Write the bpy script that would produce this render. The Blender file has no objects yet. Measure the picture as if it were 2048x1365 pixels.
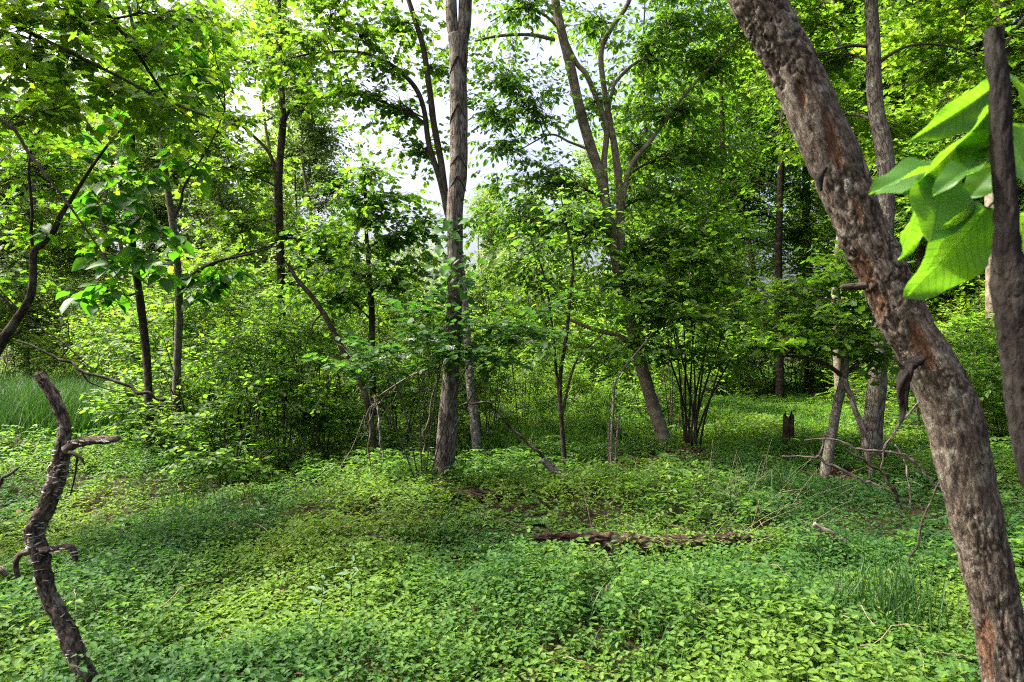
import bpy, math
import numpy as np
from mathutils import Vector, Matrix

# ------------------------------------------------------------------ camera, world, sun, exposure
scene = bpy.context.scene
COL = scene.collection
F, CX, CY, CAMH = 1365.33, 1024.0, 682.5, 1.5        # photograph pixels <-> metres

cam_data = bpy.data.cameras.new('camera')
cam = bpy.data.objects.new('camera', cam_data)
COL.objects.link(cam)
cam.location = (0, 0, CAMH)
cam.rotation_euler = (math.radians(90), 0, 0)
cam_data.sensor_width = 36
cam_data.lens = 24
cam_data.clip_start = 0.05
cam_data.clip_end = 2000
cam_data.dof.use_dof = True
cam_data.dof.focus_distance = 7.0
cam_data.dof.aperture_fstop = 6.3
scene.camera = cam

SUN_EL = math.radians(54)
SUN_AZ = math.radians(-84)                            # from the left
sun_dir = Vector((math.sin(SUN_AZ) * math.cos(SUN_EL), math.cos(SUN_AZ) * math.cos(SUN_EL), math.sin(SUN_EL)))

world = bpy.data.worlds.new('World')
scene.world = world
world.use_nodes = True
wn, wl = world.node_tree.nodes, world.node_tree.links
wn.clear()
sky = wn.new('ShaderNodeTexSky')
sky.sky_type = 'NISHITA'
sky.sun_disc = False
sky.sun_elevation = SUN_EL
sky.sun_rotation = SUN_AZ
sky.air_density = 0.5
sky.dust_density = 10.0
sky.ozone_density = 1.0
bg = wn.new('ShaderNodeBackground')
bg.inputs['Strength'].default_value = 0.15
wo = wn.new('ShaderNodeOutputWorld')
wl.new(sky.outputs['Color'], bg.inputs['Color'])
wl.new(bg.outputs['Background'], wo.inputs['Surface'])

sun_data = bpy.data.lights.new('sun', 'SUN')
sun_data.energy = 2.9
sun_data.angle = math.radians(1.0)
sun_data.color = (1.0, 0.95, 0.86)
sun = bpy.data.objects.new('sun', sun_data)
COL.objects.link(sun)
sun.rotation_euler = sun_dir.to_track_quat('Z', 'Y').to_euler()

scene.view_settings.view_transform = 'Standard'
scene.view_settings.look = 'None'
scene.view_settings.exposure = 2.15
scene.view_settings.gamma = 1.0
scene.render.engine = 'CYCLES'
scene.cycles.max_bounces = 10
scene.cycles.diffuse_bounces = 9
scene.cycles.glossy_bounces = 2
scene.cycles.transmission_bounces = 4
scene.cycles.caustics_reflective = False
scene.cycles.caustics_refractive = False
scene.cycles.use_adaptive_sampling = True
scene.cycles.adaptive_threshold = 0.01
scene.cycles.filter_width = 1.15
scene.cycles.use_denoising = False
scene.cycles.denoiser = 'OPENIMAGEDENOISE'
scene.cycles.denoising_input_passes = 'RGB_ALBEDO_NORMAL'

# ------------------------------------------------------------------ helpers: numbers
rng = np.random.default_rng(11)
U = lambda a, b, n=None: rng.uniform(a, b, n)


def P(px, py, d):
    """a point that lies d metres ahead and shows at this pixel of the photograph"""
    return np.array([(px - CX) / F * d, d, CAMH - (py - CY) / F * d])


def _hash(ix, iy, iz):
    h = (ix.astype(np.int64) * 374761393 + iy.astype(np.int64) * 668265263 + iz.astype(np.int64) * 2147483647) & 0xffffffff
    h = ((h ^ (h >> 13)) * 1274126177) & 0xffffffff
    h = (h ^ (h >> 16)) & 0xffffffff
    return h.astype(np.float64) / 4294967295.0


def vnoise(p):
    """value noise, 0..1, p: (n,3)"""
    p = np.asarray(p, float)
    i = np.floor(p).astype(np.int64)
    f = p - i
    f = f * f * (3 - 2 * f)
    out = 0
    for dx in (0, 1):
        wx = f[:, 0] if dx else 1 - f[:, 0]
        for dy in (0, 1):
            wy = f[:, 1] if dy else 1 - f[:, 1]
            for dz in (0, 1):
                wz = f[:, 2] if dz else 1 - f[:, 2]
                out = out + wx * wy * wz * _hash(i[:, 0] + dx, i[:, 1] + dy, i[:, 2] + dz)
    return out


def fbm(p, oct=4):
    p = np.asarray(p, float)
    s, a, t = 0, 0.5, 0
    for k in range(oct):
        s = s + a * vnoise(p * 2 ** k + 17.3 * k)
        t += a
        a *= 0.5
    return s / t


def sstep(a, b, x):
    t = np.clip((x - a) / (b - a), 0, 1)
    return t * t * (3 - 2 * t)


def norm(v):
    return v / np.maximum(np.linalg.norm(v, axis=-1, keepdims=True), 1e-9)


def gz(x, y):
    """height of the ground"""
    x = np.atleast_1d(np.asarray(x, float)); y = np.atleast_1d(np.asarray(y, float))
    p = np.stack([x * 0.35 + 40, y * 0.35 + 40, np.zeros_like(x)], 1)
    z = (fbm(p, 3) - 0.5) * 0.22
    z += 0.10 * np.exp(-(((x + 1.35) / 0.8) ** 2 + ((y - 6.0) / 0.5) ** 2))       # low hump left of the big trunk
    z += 0.10 * np.exp(-(((x - 0.55) / 1.0) ** 2 + ((y - 6.1) / 0.6) ** 2))
    z -= 0.10 * np.exp(-(((x - 0.75) / 0.9) ** 2 + ((y - 4.55) / 0.3) ** 2))      # hollow before the rotten log
    return z


def catmull(pts, rad, n):
    pts = np.asarray(pts, float); rad = np.asarray(rad, float)
    if len(pts) == 2:
        t = np.linspace(0, 1, n + 1)[:, None]
        return pts[0] * (1 - t) + pts[1] * t, rad[0] * (1 - t[:, 0]) + rad[1] * t[:, 0]
    e = np.vstack([2 * pts[0] - pts[1], pts, 2 * pts[-1] - pts[-2]])
    m = len(pts) - 1
    u = np.linspace(0, m, n + 1)
    k = np.minimum(u.astype(int), m - 1)
    t = (u - k)[:, None]
    p0, p1, p2, p3 = e[k], e[k + 1], e[k + 2], e[k + 3]
    out = 0.5 * ((2 * p1) + (-p0 + p2) * t + (2 * p0 - 5 * p1 + 4 * p2 - p3) * t ** 2 + (-p0 + 3 * p1 - 3 * p2 + p3) * t ** 3)
    r = np.interp(u, np.arange(m + 1), rad)
    return out, r


# ------------------------------------------------------------------ helpers: meshes
class MB:
    """collects geometry; build() links it as one mesh object"""

    def __init__(self):
        self.V, self.polys, self.rnd, self.bark, self.n = [], [], [], [], 0

    def add(self, V, polys, rnd=None, bark=None):
        V = np.asarray(V, float)
        for p in polys:
            self.polys.append(np.asarray(p, np.int64) + self.n)
        self.V.append(V)
        self.rnd.append(np.full(len(V), 0.5) if rnd is None else np.broadcast_to(rnd, (len(V),)))
        self.bark.append(V if bark is None else bark)
        self.n += len(V)

    def tube(self, pts, rad, sides=8, n=None, wob=0.0, wobf=3.0, cap=True, disp=None, rough=0.0, seed=0.0):
        if n is None:
            n = 2 * (len(pts) - 1)
        c, r = catmull(pts, rad, n)
        T = norm(np.gradient(c, axis=0))
        up = np.array([0, 1.0, 0]) if abs(T[0][1]) < 0.8 else np.array([1.0, 0, 0])
        A = np.empty_like(c); a = norm(np.cross(up, T[0]))
        for i in range(len(c)):
            a = norm(a - T[i] * np.dot(a, T[i])); A[i] = a
        B = np.cross(T, A)
        th = np.linspace(0, 2 * math.pi, sides, endpoint=False)
        L = np.concatenate([[0], np.cumsum(np.linalg.norm(np.diff(c, axis=0), axis=1))])
        cs, sn = np.cos(th), np.sin(th)
        dirs = A[:, None, :] * cs[None, :, None] + B[:, None, :] * sn[None, :, None]
        rr = np.repeat(r[:, None], sides, 1)
        rm = max(r.mean(), 1e-4)
        bark = np.stack([np.broadcast_to(cs[None] * rm, rr.shape), np.broadcast_to(sn[None] * rm, rr.shape),
                         np.broadcast_to(L[:, None], rr.shape)], -1).reshape(-1, 3) + seed
        if wob:
            q = bark.copy(); q[:, :2] *= 1.2 / rm; q[:, 2] *= wobf
            rr = rr * (1 + wob * 2 * (fbm(q, 3).reshape(rr.shape) - 0.5))
        if disp is not None:
            rr = rr + disp(bark, rm).reshape(rr.shape)
        V = (c[:, None, :] + dirs * rr[:, :, None]).reshape(-1, 3)
        i = np.arange(n)[:, None] * sides; j = np.arange(sides)[None, :]
        q = np.stack([i + j, i + (j + 1) % sides, i + sides + (j + 1) % sides, i + sides + j], -1).reshape(-1, 4)
        polys = [q]
        if cap:
            m = len(V)
            V = np.vstack([V, c[:1] - T[:1] * r[0] * 0.2, c[-1:] + T[-1:] * r[-1] * 0.35])
            bark = np.vstack([bark, bark[:1], bark[-1:]])
            j = np.arange(sides)
            polys.append(np.stack([np.full(sides, m), (j + 1) % sides, j], -1))
            e = n * sides
            polys.append(np.stack([np.full(sides, m + 1), e + j, e + (j + 1) % sides], -1))
        self.add(V, polys, 0.5, bark)

    def spikes(self, S, D, L, r):
        """thin three-sided twigs that taper to a point"""
        n = len(S)
        if n == 0:
            return
        a = norm(np.cross(D, np.array([0.3, 0.2, 1.0]))); b = np.cross(D, a)
        V = np.empty((n, 4, 3))
        for k in range(3):
            t = 2 * math.pi * k / 3
            V[:, k] = S + (a * math.cos(t) + b * math.sin(t)) * r
        V[:, 3] = S + D * L[:, None]
        o = np.arange(n)[:, None] * 4
        f = np.concatenate([o + np.array([[0, 1, 3]]), o + np.array([[1, 2, 3]]), o + np.array([[2, 0, 3]])])
        self.add(V.reshape(-1, 3), [f])

    def leaves(self, pos, X, N, size, tmpl, rnd):
        tv, tp = TMPL[tmpl]
        n, k = len(pos), len(tv)
        if n == 0:
            return
        Y = norm(np.cross(N, X)); Z = np.cross(X, Y)
        size = np.broadcast_to(size, (n,))
        V = pos[:, None] + size[:, None, None] * (tv[None, :, 0:1] * X[:, None] + tv[None, :, 1:2] * Y[:, None] + tv[None, :, 2:3] * Z[:, None])
        o = np.arange(n)[:, None, None] * k
        polys = [(o + np.asarray(p)[None]).reshape(-1, np.asarray(p).shape[1]) for p in tp]
        self.add(V.reshape(-1, 3), polys, np.repeat(rnd, k))

    def mesh(self, name, mat, smooth=True, origin=None):
        V = np.vstack(self.V)
        if origin is not None:
            V = V - np.asarray(origin)
        me = bpy.data.meshes.new(name)
        me.vertices.add(len(V)); me.vertices.foreach_set('co', V.astype(np.float32).ravel())
        idx = np.concatenate([p.ravel() for p in self.polys])
        cnt = np.concatenate([np.full(len(p), p.shape[1]) for p in self.polys])
        me.loops.add(len(idx)); me.loops.foreach_set('vertex_index', idx.astype(np.int32))
        me.polygons.add(len(cnt))
        me.polygons.foreach_set('loop_start', np.concatenate([[0], np.cumsum(cnt)[:-1]]).astype(np.int32))
        me.polygons.foreach_set('use_smooth', np.full(len(cnt), smooth))
        a = me.attributes.new('rnd', 'FLOAT', 'POINT'); a.data.foreach_set('value', np.concatenate(self.rnd).astype(np.float32))
        a = me.attributes.new('bark', 'FLOAT_VECTOR', 'POINT'); a.data.foreach_set('vector', np.vstack(self.bark).astype(np.float32).ravel())
        me.update(calc_edges=True)
        me.materials.append(mat)
        return me

    def build(self, name, mat, parent=None, smooth=True, kind=None):
        if not self.V:
            return None
        o = bpy.data.objects.new(name, self.mesh(name, mat, smooth))
        COL.objects.link(o)
        if parent is not None:
            o.parent = parent
            o.matrix_parent_inverse = Matrix.Translation(-Vector(parent.location))
        if kind:
            o['kind'] = kind
        return o


def tag(o, label, cat, group=None, kind=None):
    o['label'] = label; o['category'] = cat
    if group: o['group'] = group
    if kind: o['kind'] = kind
    return o


def empty(name, loc, label, cat, group=None):
    o = bpy.data.objects.new(name, None)
    o.empty_display_size = 0.1
    COL.objects.link(o)
    o.location = Vector([float(v) for v in loc])
    return tag(o, label, cat, group)


def copy_thing(src, loc, rz, sc, label=None, group=None):
    c = src.copy(); COL.objects.link(c)
    c.location = loc; c.rotation_euler = (0, 0, rz); c.scale = sc
    if label: c['label'] = label
    if group: c['group'] = group
    for ch in list(src.children):
        k = ch.copy(); COL.objects.link(k); k.parent = c
        k.matrix_parent_inverse = ch.matrix_parent_inverse.copy()
    return c


# leaf outlines: x along the leaf, y across, z out of the blade
def _ovate(w, fold, curl):
    v = np.array([[0, 0, 0], [1, 0, -curl], [.28, w * .92, fold], [.66, w * .78, fold * .6 - curl * .4],
                  [.28, -w * .92, fold], [.66, -w * .78, fold * .6 - curl * .4]], float)
    return v, [np.array([[0, 1, 3, 2], [0, 4, 5, 1]])]


def _maple():
    o = [(0, .0), (.02, .22), (.0, .42), (.26, .34), (.42, .52), (.52, .30), (.66, .26), (.70, .14), (1.0, 0)]
    L = [(x, y, .05 * (abs(y) > .2) - .06 * x * x) for x, y in o]
    v = L + [(x, -y, z) for x, y, z in L[1:-1]]
    n = len(L)
    c = len(v); v.append((.3, 0, -.03))
    left = list(range(n)); right = [0] + list(range(n, n + n - 2)) + [n - 1]
    t = [[c, left[i + 1], left[i]] for i in range(n - 1)] + [[c, right[i], right[i + 1]] for i in range(n - 1)]
    return np.array(v, float), [np.array(t)]


TMPL = {
    'lo': (np.array([[0, 0, 0], [.45, .30, .07], [1, 0, -.06], [.45, -.30, .07]], float), [np.array([[0, 2, 1], [0, 3, 2]])]),
    'ovate': _ovate(.30, .06, .10),
    'round': _ovate(.40, .05, .06),
    'lance': _ovate(.17, .05, .16),
    'maple': _maple(),
    'palm': (np.array([[.12, 0, -.02], [0, .16, .03], [.14, .46, .02], [.40, .26, .04], [.62, .40, .0], [1, 0, -.08], [.62, -.40, .0], [.40, -.26, .04], [.14, -.46, .02], [0, -.16, .03]], float),
             [np.array([[0, 5, 4, 3], [0, 3, 2, 1], [0, 7, 6, 5], [0, 9, 8, 7]])]),
}


# ------------------------------------------------------------------ helpers: materials
def mat_new(name):
    m = bpy.data.materials.new(name); m.use_nodes = True
    nt = m.node_tree; nt.nodes.clear()
    return m, nt.nodes, nt.links


def ramp(nodes, stops):
    r = nodes.new('ShaderNodeValToRGB')
    e = r.color_ramp.elements
    while len(e) < len(stops): e.new(0.5)
    for k, (p, c) in enumerate(stops):
        e[k].position = p; e[k].color = (*c, 1)
    return r


def leaf_mat(name, cols, trans, tmix=0.45, rough=0.5, spec=0.3, extra=None):
    """cols, trans: reflected and transmitted colours from the dullest to the freshest leaf"""
    m, n, l = mat_new(name)
    at = n.new('ShaderNodeAttribute'); at.attribute_name = 'rnd'
    oi = n.new('ShaderNodeObjectInfo')
    ad = n.new('ShaderNodeMath'); ad.operation = 'MULTIPLY_ADD'
    l.new(oi.outputs['Random'], ad.inputs[0]); ad.inputs[1].default_value = 0.3; l.new(at.outputs['Fac'], ad.inputs[2])
    sb = n.new('ShaderNodeMath'); sb.operation = 'SUBTRACT'; l.new(ad.outputs[0], sb.inputs[0]); sb.inputs[1].default_value = 0.15
    k = len(cols) - 1
    r1 = ramp(n, [(i / k, c) for i, c in enumerate(cols)]); r2 = ramp(n, [(i / k, c) for i, c in enumerate(trans)])
    l.new(sb.outputs[0], r1.inputs[0]); l.new(sb.outputs[0], r2.inputs[0])
    p = n.new('ShaderNodeBsdfPrincipled')
    p.inputs['Roughness'].default_value = rough
    p.inputs['Specular IOR Level'].default_value = spec
    l.new(r1.outputs[0], p.inputs['Base Color'])
    t = n.new('ShaderNodeBsdfTranslucent'); l.new(r2.outputs[0], t.inputs['Color'])
    mx = n.new('ShaderNodeMixShader'); mx.inputs[0].default_value = tmix
    l.new(p.outputs[0], mx.inputs[1]); l.new(t.outputs[0], mx.inputs[2])
    o = n.new('ShaderNodeOutputMaterial'); l.new(mx.outputs[0], o.inputs['Surface'])
    if extra: extra(m, n, l, p, t, r1, r2)
    return m


def bark_mat(name, dark, mid, light, fine=60.0, stretch=0.22, bump=0.6, patch=None, patch_col=None, crack=28.0, camt=1.0, rough=0.9, plates=0.0):
    m, n, l = mat_new(name)
    at = n.new('ShaderNodeAttribute'); at.attribute_name = 'bark'
    mp = n.new('ShaderNodeMapping'); mp.inputs['Scale'].default_value = (1, 1, stretch)
    l.new(at.outputs['Vector'], mp.inputs['Vector'])
    n1 = n.new('ShaderNodeTexNoise'); n1.inputs['Scale'].default_value = fine; n1.inputs['Detail'].default_value = 5; n1.inputs['Roughness'].default_value = .65
    l.new(mp.outputs[0], n1.inputs['Vector'])
    vo = n.new('ShaderNodeTexVoronoi'); vo.feature = 'DISTANCE_TO_EDGE'; vo.inputs['Scale'].default_value = crack
    wv = n.new('ShaderNodeVectorMath'); wv.operation = 'MULTIPLY_ADD'
    l.new(n1.outputs['Color'], wv.inputs[0]); wv.inputs[1].default_value = (.03, .03, .03); l.new(mp.outputs[0], wv.inputs[2])
    l.new(wv.outputs[0], vo.inputs['Vector'])
    n2 = n.new('ShaderNodeTexNoise'); n2.inputs['Scale'].default_value = 9; n2.inputs['Detail'].default_value = 4
    l.new(at.outputs['Vector'], n2.inputs['Vector'])
    mx = n.new('ShaderNodeMath'); mx.operation = 'MULTIPLY_ADD'; mx.inputs[1].default_value = .55
    l.new(n1.outputs['Fac'], mx.inputs[0])
    h2 = n.new('ShaderNodeMath'); h2.operation = 'MULTIPLY'; h2.inputs[1].default_value = .45; l.new(n2.outputs['Fac'], h2.inputs[0]); l.new(h2.outputs[0], mx.inputs[2])
    r = ramp(n, [(.34, dark), (.50, mid), (.66, light)])
    l.new(mx.outputs[0], r.inputs[0])
    if plates:                                       # each bark plate has a shade of its own
        vc = n.new('ShaderNodeTexVoronoi'); vc.inputs['Scale'].default_value = crack; l.new(wv.outputs[0], vc.inputs['Vector'])
        sc = n.new('ShaderNodeSeparateColor'); l.new(vc.outputs['Color'], sc.inputs[0])
        pa = n.new('ShaderNodeMath'); pa.operation = 'MULTIPLY_ADD'; pa.inputs[1].default_value = plates; l.new(sc.outputs[0], pa.inputs[0])
        pb = n.new('ShaderNodeMath'); pb.operation = 'SUBTRACT'; pb.inputs[1].default_value = plates * .5; l.new(mx.outputs[0], pb.inputs[0]); l.new(pb.outputs[0], pa.inputs[2])
        l.new(pa.outputs[0], r.inputs[0])
    cr = n.new('ShaderNodeMapRange'); cr.inputs['From Max'].default_value = .09; cr.inputs['To Min'].default_value = 1 - camt; l.new(vo.outputs['Distance'], cr.inputs['Value'])
    cm = n.new('ShaderNodeMix'); cm.data_type = 'RGBA'; cm.inputs[6].default_value = (*[c * .45 for c in dark], 1)
    l.new(cr.outputs[0], cm.inputs[0]); l.new(r.outputs[0], cm.inputs[7])
    col = cm.outputs[2]
    if patch:
        n3 = n.new('ShaderNodeTexNoise'); n3.inputs['Scale'].default_value = patch; n3.inputs['Detail'].default_value = 6; n3.inputs['Roughness'].default_value = .7
        l.new(at.outputs['Vector'], n3.inputs['Vector'])
        pr = n.new('ShaderNodeMapRange'); pr.inputs['From Min'].default_value = .54; pr.inputs['From Max'].default_value = .62; l.new(n3.outputs['Fac'], pr.inputs['Value'])
        pm = n.new('ShaderNodeMix'); pm.data_type = 'RGBA'; l.new(pr.outputs[0], pm.inputs[0]); l.new(col, pm.inputs[6]); pm.inputs[7].default_value = (*patch_col, 1)
        col = pm.outputs[2]
    p = n.new('ShaderNodeBsdfPrincipled'); p.inputs['Roughness'].default_value = rough; p.inputs['Specular IOR Level'].default_value = .2
    l.new(col, p.inputs['Base Color'])
    hs = n.new('ShaderNodeMath'); hs.operation = 'MULTIPLY_ADD'; hs.inputs[1].default_value = .7; l.new(cr.outputs[0], hs.inputs[0]); l.new(n1.outputs['Fac'], hs.inputs[2])
    b = n.new('ShaderNodeBump'); b.inputs['Strength'].default_value = bump; b.inputs['Distance'].default_value = .012
    l.new(hs.outputs[0], b.inputs['Height']); l.new(b.outputs[0], p.inputs['Normal'])
    o = n.new('ShaderNodeOutputMaterial'); l.new(p.outputs[0], o.inputs['Surface'])
    return m


M = {}
# leaves
M['leaf_fresh'] = leaf_mat('fresh_leaf', [(.055, .105, .012), (.085, .15, .016), (.13, .20, .02)], [(.11, .27, .012), (.20, .39, .018), (.34, .50, .028)], .52)
M['leaf_maple'] = leaf_mat('maple_leaf', [(.04, .09, .012), (.062, .125, .014), (.10, .165, .018)], [(.09, .24, .01), (.17, .37, .015), (.32, .49, .02)], .52)
M['leaf_mid'] = leaf_mat('mid_leaf', [(.04, .092, .016), (.062, .13, .02), (.10, .175, .025)], [(.10, .26, .016), (.17, .38, .022), (.30, .49, .03)], .52)
M['leaf_dark'] = leaf_mat('dark_leaf', [(.026, .068, .016), (.036, .092, .02), (.055, .12, .024)], [(.045, .15, .014), (.08, .24, .02), (.14, .32, .024)], .40, .45, .35)
M['leaf_far'] = leaf_mat('haze_pale_leaf', [(.065, .12, .035), (.09, .155, .042), (.125, .195, .05)], [(.18, .31, .06), (.27, .42, .075), (.38, .52, .09)], .5)  # paler green painted in to stand for haze on distant foliage
M['leaf_big'] = leaf_mat('broad_leaf', [(.022, .07, .012), (.034, .10, .014), (.05, .13, .016)], [(.05, .20, .008), (.09, .30, .01), (.16, .40, .014)], .48, .5, .25)
M['cover'] = leaf_mat('ground_cover_leaf', [(.026, .074, .020), (.05, .118, .022), (.11, .185, .028)], [(.06, .19, .02), (.13, .30, .024), (.27, .42, .034)], .42, .6, .16)
M['grass'] = leaf_mat('grass_blade', [(.016, .046, .010), (.024, .068, .012), (.045, .10, .016)], [(.022, .09, .008), (.04, .13, .01), (.08, .19, .014)], .3, .55, .2)  # dark green of its own, lowered further to paint in tree shade
M['grass_sunny'] = leaf_mat('sunlit_grass_blade', [(.035, .09, .014), (.055, .13, .018), (.09, .18, .024)], [(.07, .22, .012), (.12, .31, .016), (.22, .41, .022)], .42, .55, .2)  # lighter copy of the grass, sunlight painted into its green
M['willow'] = leaf_mat('pale_sprout_leaf', [(.06, .12, .06), (.08, .15, .075), (.11, .19, .09)], [(.1, .22, .06), (.13, .27, .07), (.18, .33, .08)], .35, .5, .4)
M['straw'] = leaf_mat('dry_straw', [(.16, .12, .075), (.22, .175, .11), (.30, .25, .17)], [(.2, .15, .08), (.25, .2, .1), (.3, .25, .14)], .2, .7, .2)
M['litter'] = leaf_mat('dead_leaf', [(.06, .03, .018), (.11, .055, .03), (.19, .11, .06)], [(.06, .03, .015), (.1, .05, .02), (.15, .08, .03)], .15, .8, .2)
M['petal'] = leaf_mat('white_petal', [(.62, .64, .55), (.72, .73, .66), (.8, .8, .74)], [(.5, .55, .4), (.6, .63, .5), (.65, .66, .55)], .3, .6, .3)
# wood
M['bark_grey'] = bark_mat('grey_brown_bark', (.040, .031, .024), (.112, .092, .074), (.21, .185, .155), 70, .16, .8, 7, (.165, .165, .13), 34)
M['bark_smooth'] = bark_mat('smooth_grey_bark', (.06, .045, .033), (.14, .108, .082), (.24, .195, .15), 45, .35, .35, 6, (.21, .2, .145), 40, .25)
M['bark_dark'] = bark_mat('dark_wet_bark', (.014, .010, .008), (.034, .025, .018), (.075, .056, .042), 60, .25, .6, 8, (.075, .068, .045), 40)
M['bark_black'] = bark_mat('shade_dark_bark', (.005, .004, .003), (.011, .008, .006), (.026, .02, .016), 70, .3, .8, 9, (.02, .018, .014), 50, .4)  # dark bark with shade painted in, deepened to near black
M['bark_twig'] = bark_mat('twig_bark', (.03, .022, .017), (.06, .046, .035), (.11, .09, .07), 80, .3, .3, None, None, 60)
M['bark_lichen'] = bark_mat('lichen_mottled_bark', (.05, .042, .034), (.12, .105, .088), (.22, .2, .175), 60, .5, .5, 16, (.34, .35, .30), 30)
M['bark_moss'] = bark_mat('mossy_grey_bark', (.05, .04, .03), (.12, .105, .085), (.22, .2, .165), 60, .5, .5, 11, (.10, .12, .055), 36)
M['wood_snag'] = bark_mat('fissured_dead_bark', (.020, .014, .010), (.07, .052, .039), (.15, .12, .095), 55, .3, 1.0, 14, (.17, .145, .12), 36, .6)
M['wood_dead'] = bark_mat('weathered_dead_wood', (.07, .052, .042), (.16, .125, .105), (.28, .24, .21), 60, .12, .6, 10, (.1, .07, .05), 40)
M['wood_rot'] = bark_mat('rotten_red_wood', (.018, .010, .007), (.048, .026, .018), (.10, .062, .045), 50, .2, 1.0, 8, (.04, .042, .018), 24)
M['root'] = bark_mat('brown_root_fibre', (.03, .016, .01), (.085, .042, .024), (.16, .09, .055), 50, .5, 1.0, None, None, 30)


def simple_mat(name, c, rough=.8):
    m, n, l = mat_new(name)
    p = n.new('ShaderNodeBsdfPrincipled'); p.inputs['Roughness'].default_value = rough
    tc = n.new('ShaderNodeTexCoord'); no = n.new('ShaderNodeTexNoise'); no.inputs['Scale'].default_value = 60; no.inputs['Detail'].default_value = 4
    l.new(tc.outputs['Object'], no.inputs['Vector'])
    r = ramp(n, [(.3, [x * .6 for x in c]), (.7, [min(1, x * 1.25) for x in c])]); l.new(no.outputs['Fac'], r.inputs[0]); l.new(r.outputs[0], p.inputs['Base Color'])
    o = n.new('ShaderNodeOutputMaterial'); l.new(p.outputs[0], o.inputs['Surface'])
    return m


M['fungus'] = simple_mat('bracket_fungus', (.23, .205, .185))


def ground_mat():
    m, n, l = mat_new('forest_soil')
    g = n.new('ShaderNodeNewGeometry')
    n1 = n.new('ShaderNodeTexNoise'); n1.inputs['Scale'].default_value = 14; n1.inputs['Detail'].default_value = 8; n1.inputs['Roughness'].default_value = .7
    n2 = n.new('ShaderNodeTexNoise'); n2.inputs['Scale'].default_value = .7; n2.inputs['Detail'].default_value = 5
    l.new(g.outputs['Position'], n1.inputs['Vector']); l.new(g.outputs['Position'], n2.inputs['Vector'])
    r1 = ramp(n, [(.3, (.012, .009, .006)), (.5, (.03, .021, .013)), (.7, (.065, .045, .028))]); l.new(n1.outputs['Fac'], r1.inputs[0])
    r2 = ramp(n, [(.35, (.012, .014, .006)), (.65, (.035, .040, .014))]); l.new(n1.outputs['Fac'], r2.inputs[0])
    f = n.new('ShaderNodeMapRange'); f.inputs['From Min'].default_value = .42; f.inputs['From Max'].default_value = .55; l.new(n2.outputs['Fac'], f.inputs['Value'])
    mx = n.new('ShaderNodeMix'); mx.data_type = 'RGBA'; l.new(f.outputs[0], mx.inputs[0]); l.new(r1.outputs[0], mx.inputs[6]); l.new(r2.outputs[0], mx.inputs[7])
    p = n.new('ShaderNodeBsdfPrincipled'); p.inputs['Roughness'].default_value = .95; p.inputs['Specular IOR Level'].default_value = .1
    l.new(mx.outputs[2], p.inputs['Base Color'])
    b = n.new('ShaderNodeBump'); b.inputs['Strength'].default_value = .8; b.inputs['Distance'].default_value = .03; l.new(n1.outputs['Fac'], b.inputs['Height']); l.new(b.outputs[0], p.inputs['Normal'])
    o = n.new('ShaderNodeOutputMaterial'); l.new(p.outputs[0], o.inputs['Surface'])
    return m


M['soil'] = ground_mat()

# ------------------------------------------------------------------ the ground: one sheet out to the horizon
def axis(far, near, step):
    a = np.arange(0, near + 1e-6, step)
    b = near + np.geomspace(step, far - near, 34)
    return np.concatenate([a, b])


xs = axis(900, 14, .22); xs = np.concatenate([-xs[:0:-1], xs])
ys = np.concatenate([[-900, -300, -100, -40, -15, -6, -3, -1.5], axis(900, 20, .22)])
gx, gy = np.meshgrid(xs, ys)
zz = gz(gx.ravel(), gy.ravel())
gm = MB()
nx, ny = len(xs), len(ys)
ii = (np.arange(ny - 1)[:, None] * nx + np.arange(nx - 1)[None]).ravel()
gm.add(np.stack([gx.ravel(), gy.ravel(), zz], 1), [np.stack([ii, ii + 1, ii + nx + 1, ii + nx], 1)])
ground = gm.build('ground', M['soil'])
ground['kind'] = 'structure'


# ------------------------------------------------------------------ foliage machinery
def curve3(a, b, lift=0.1, jit=0.06, n=6):
    a, b = np.asarray(a, float), np.asarray(b, float)
    t = np.linspace(0, 1, n)[:, None]
    L = np.linalg.norm(b - a)
    c = a + (b - a) * t
    c[:, 2] += lift * L * np.sin(math.pi * t[:, 0])
    c[1:-1] += rng.normal(0, jit * L / n, (n - 2, 3))
    return c


def spray_leaves(S, D, L, m, size, droop, tilt, spread=1.0):
    """leaves set alternately along each twig; returns pos, X, N, size"""
    n = len(S)
    t = (np.arange(m) + .6) / m
    t = np.clip(t[None] + rng.normal(0, .06, (n, m)), .08, 1)
    side = np.where(np.arange(m) % 2 == 0, 1.0, -1.0)[None] * np.ones((n, 1))
    perp = norm(np.cross(D, np.array([0, 0, 1.0])) + 1e-6)
    pos = S[:, None] + D[:, None] * (L[:, None] * t)[..., None]
    ang = rng.normal(0.95 * spread, .25, (n, m)) * (1 - .75 * (t > .93))
    X = D[:, None] * np.cos(ang)[..., None] + perp[:, None] * (side * np.sin(ang))[..., None]
    X[..., 2] += -droop + rng.normal(0, .22, (n, m))
    X = norm(X)
    N = np.array([0, 0, 1.0]) + rng.normal(0, tilt, (n, m, 3))
    N = norm(N - X * np.sum(N * X, -1, keepdims=True))
    s = size * rng.uniform(.62, 1.2, (n, m))
    pos = pos + X * .12 * s[..., None]
    return pos.reshape(-1, 3), X.reshape(-1, 3), N.reshape(-1, 3), s.ravel()


SPEC = dict(size=.085, tmpl='ovate', m=6, spacing=.13, twig=(.16, .34), droop=.15, tilt=.35, mat='leaf_mid', wood='bark_twig', twigs=True, lift=.06, sec_r=.006, k=1.0)


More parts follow.
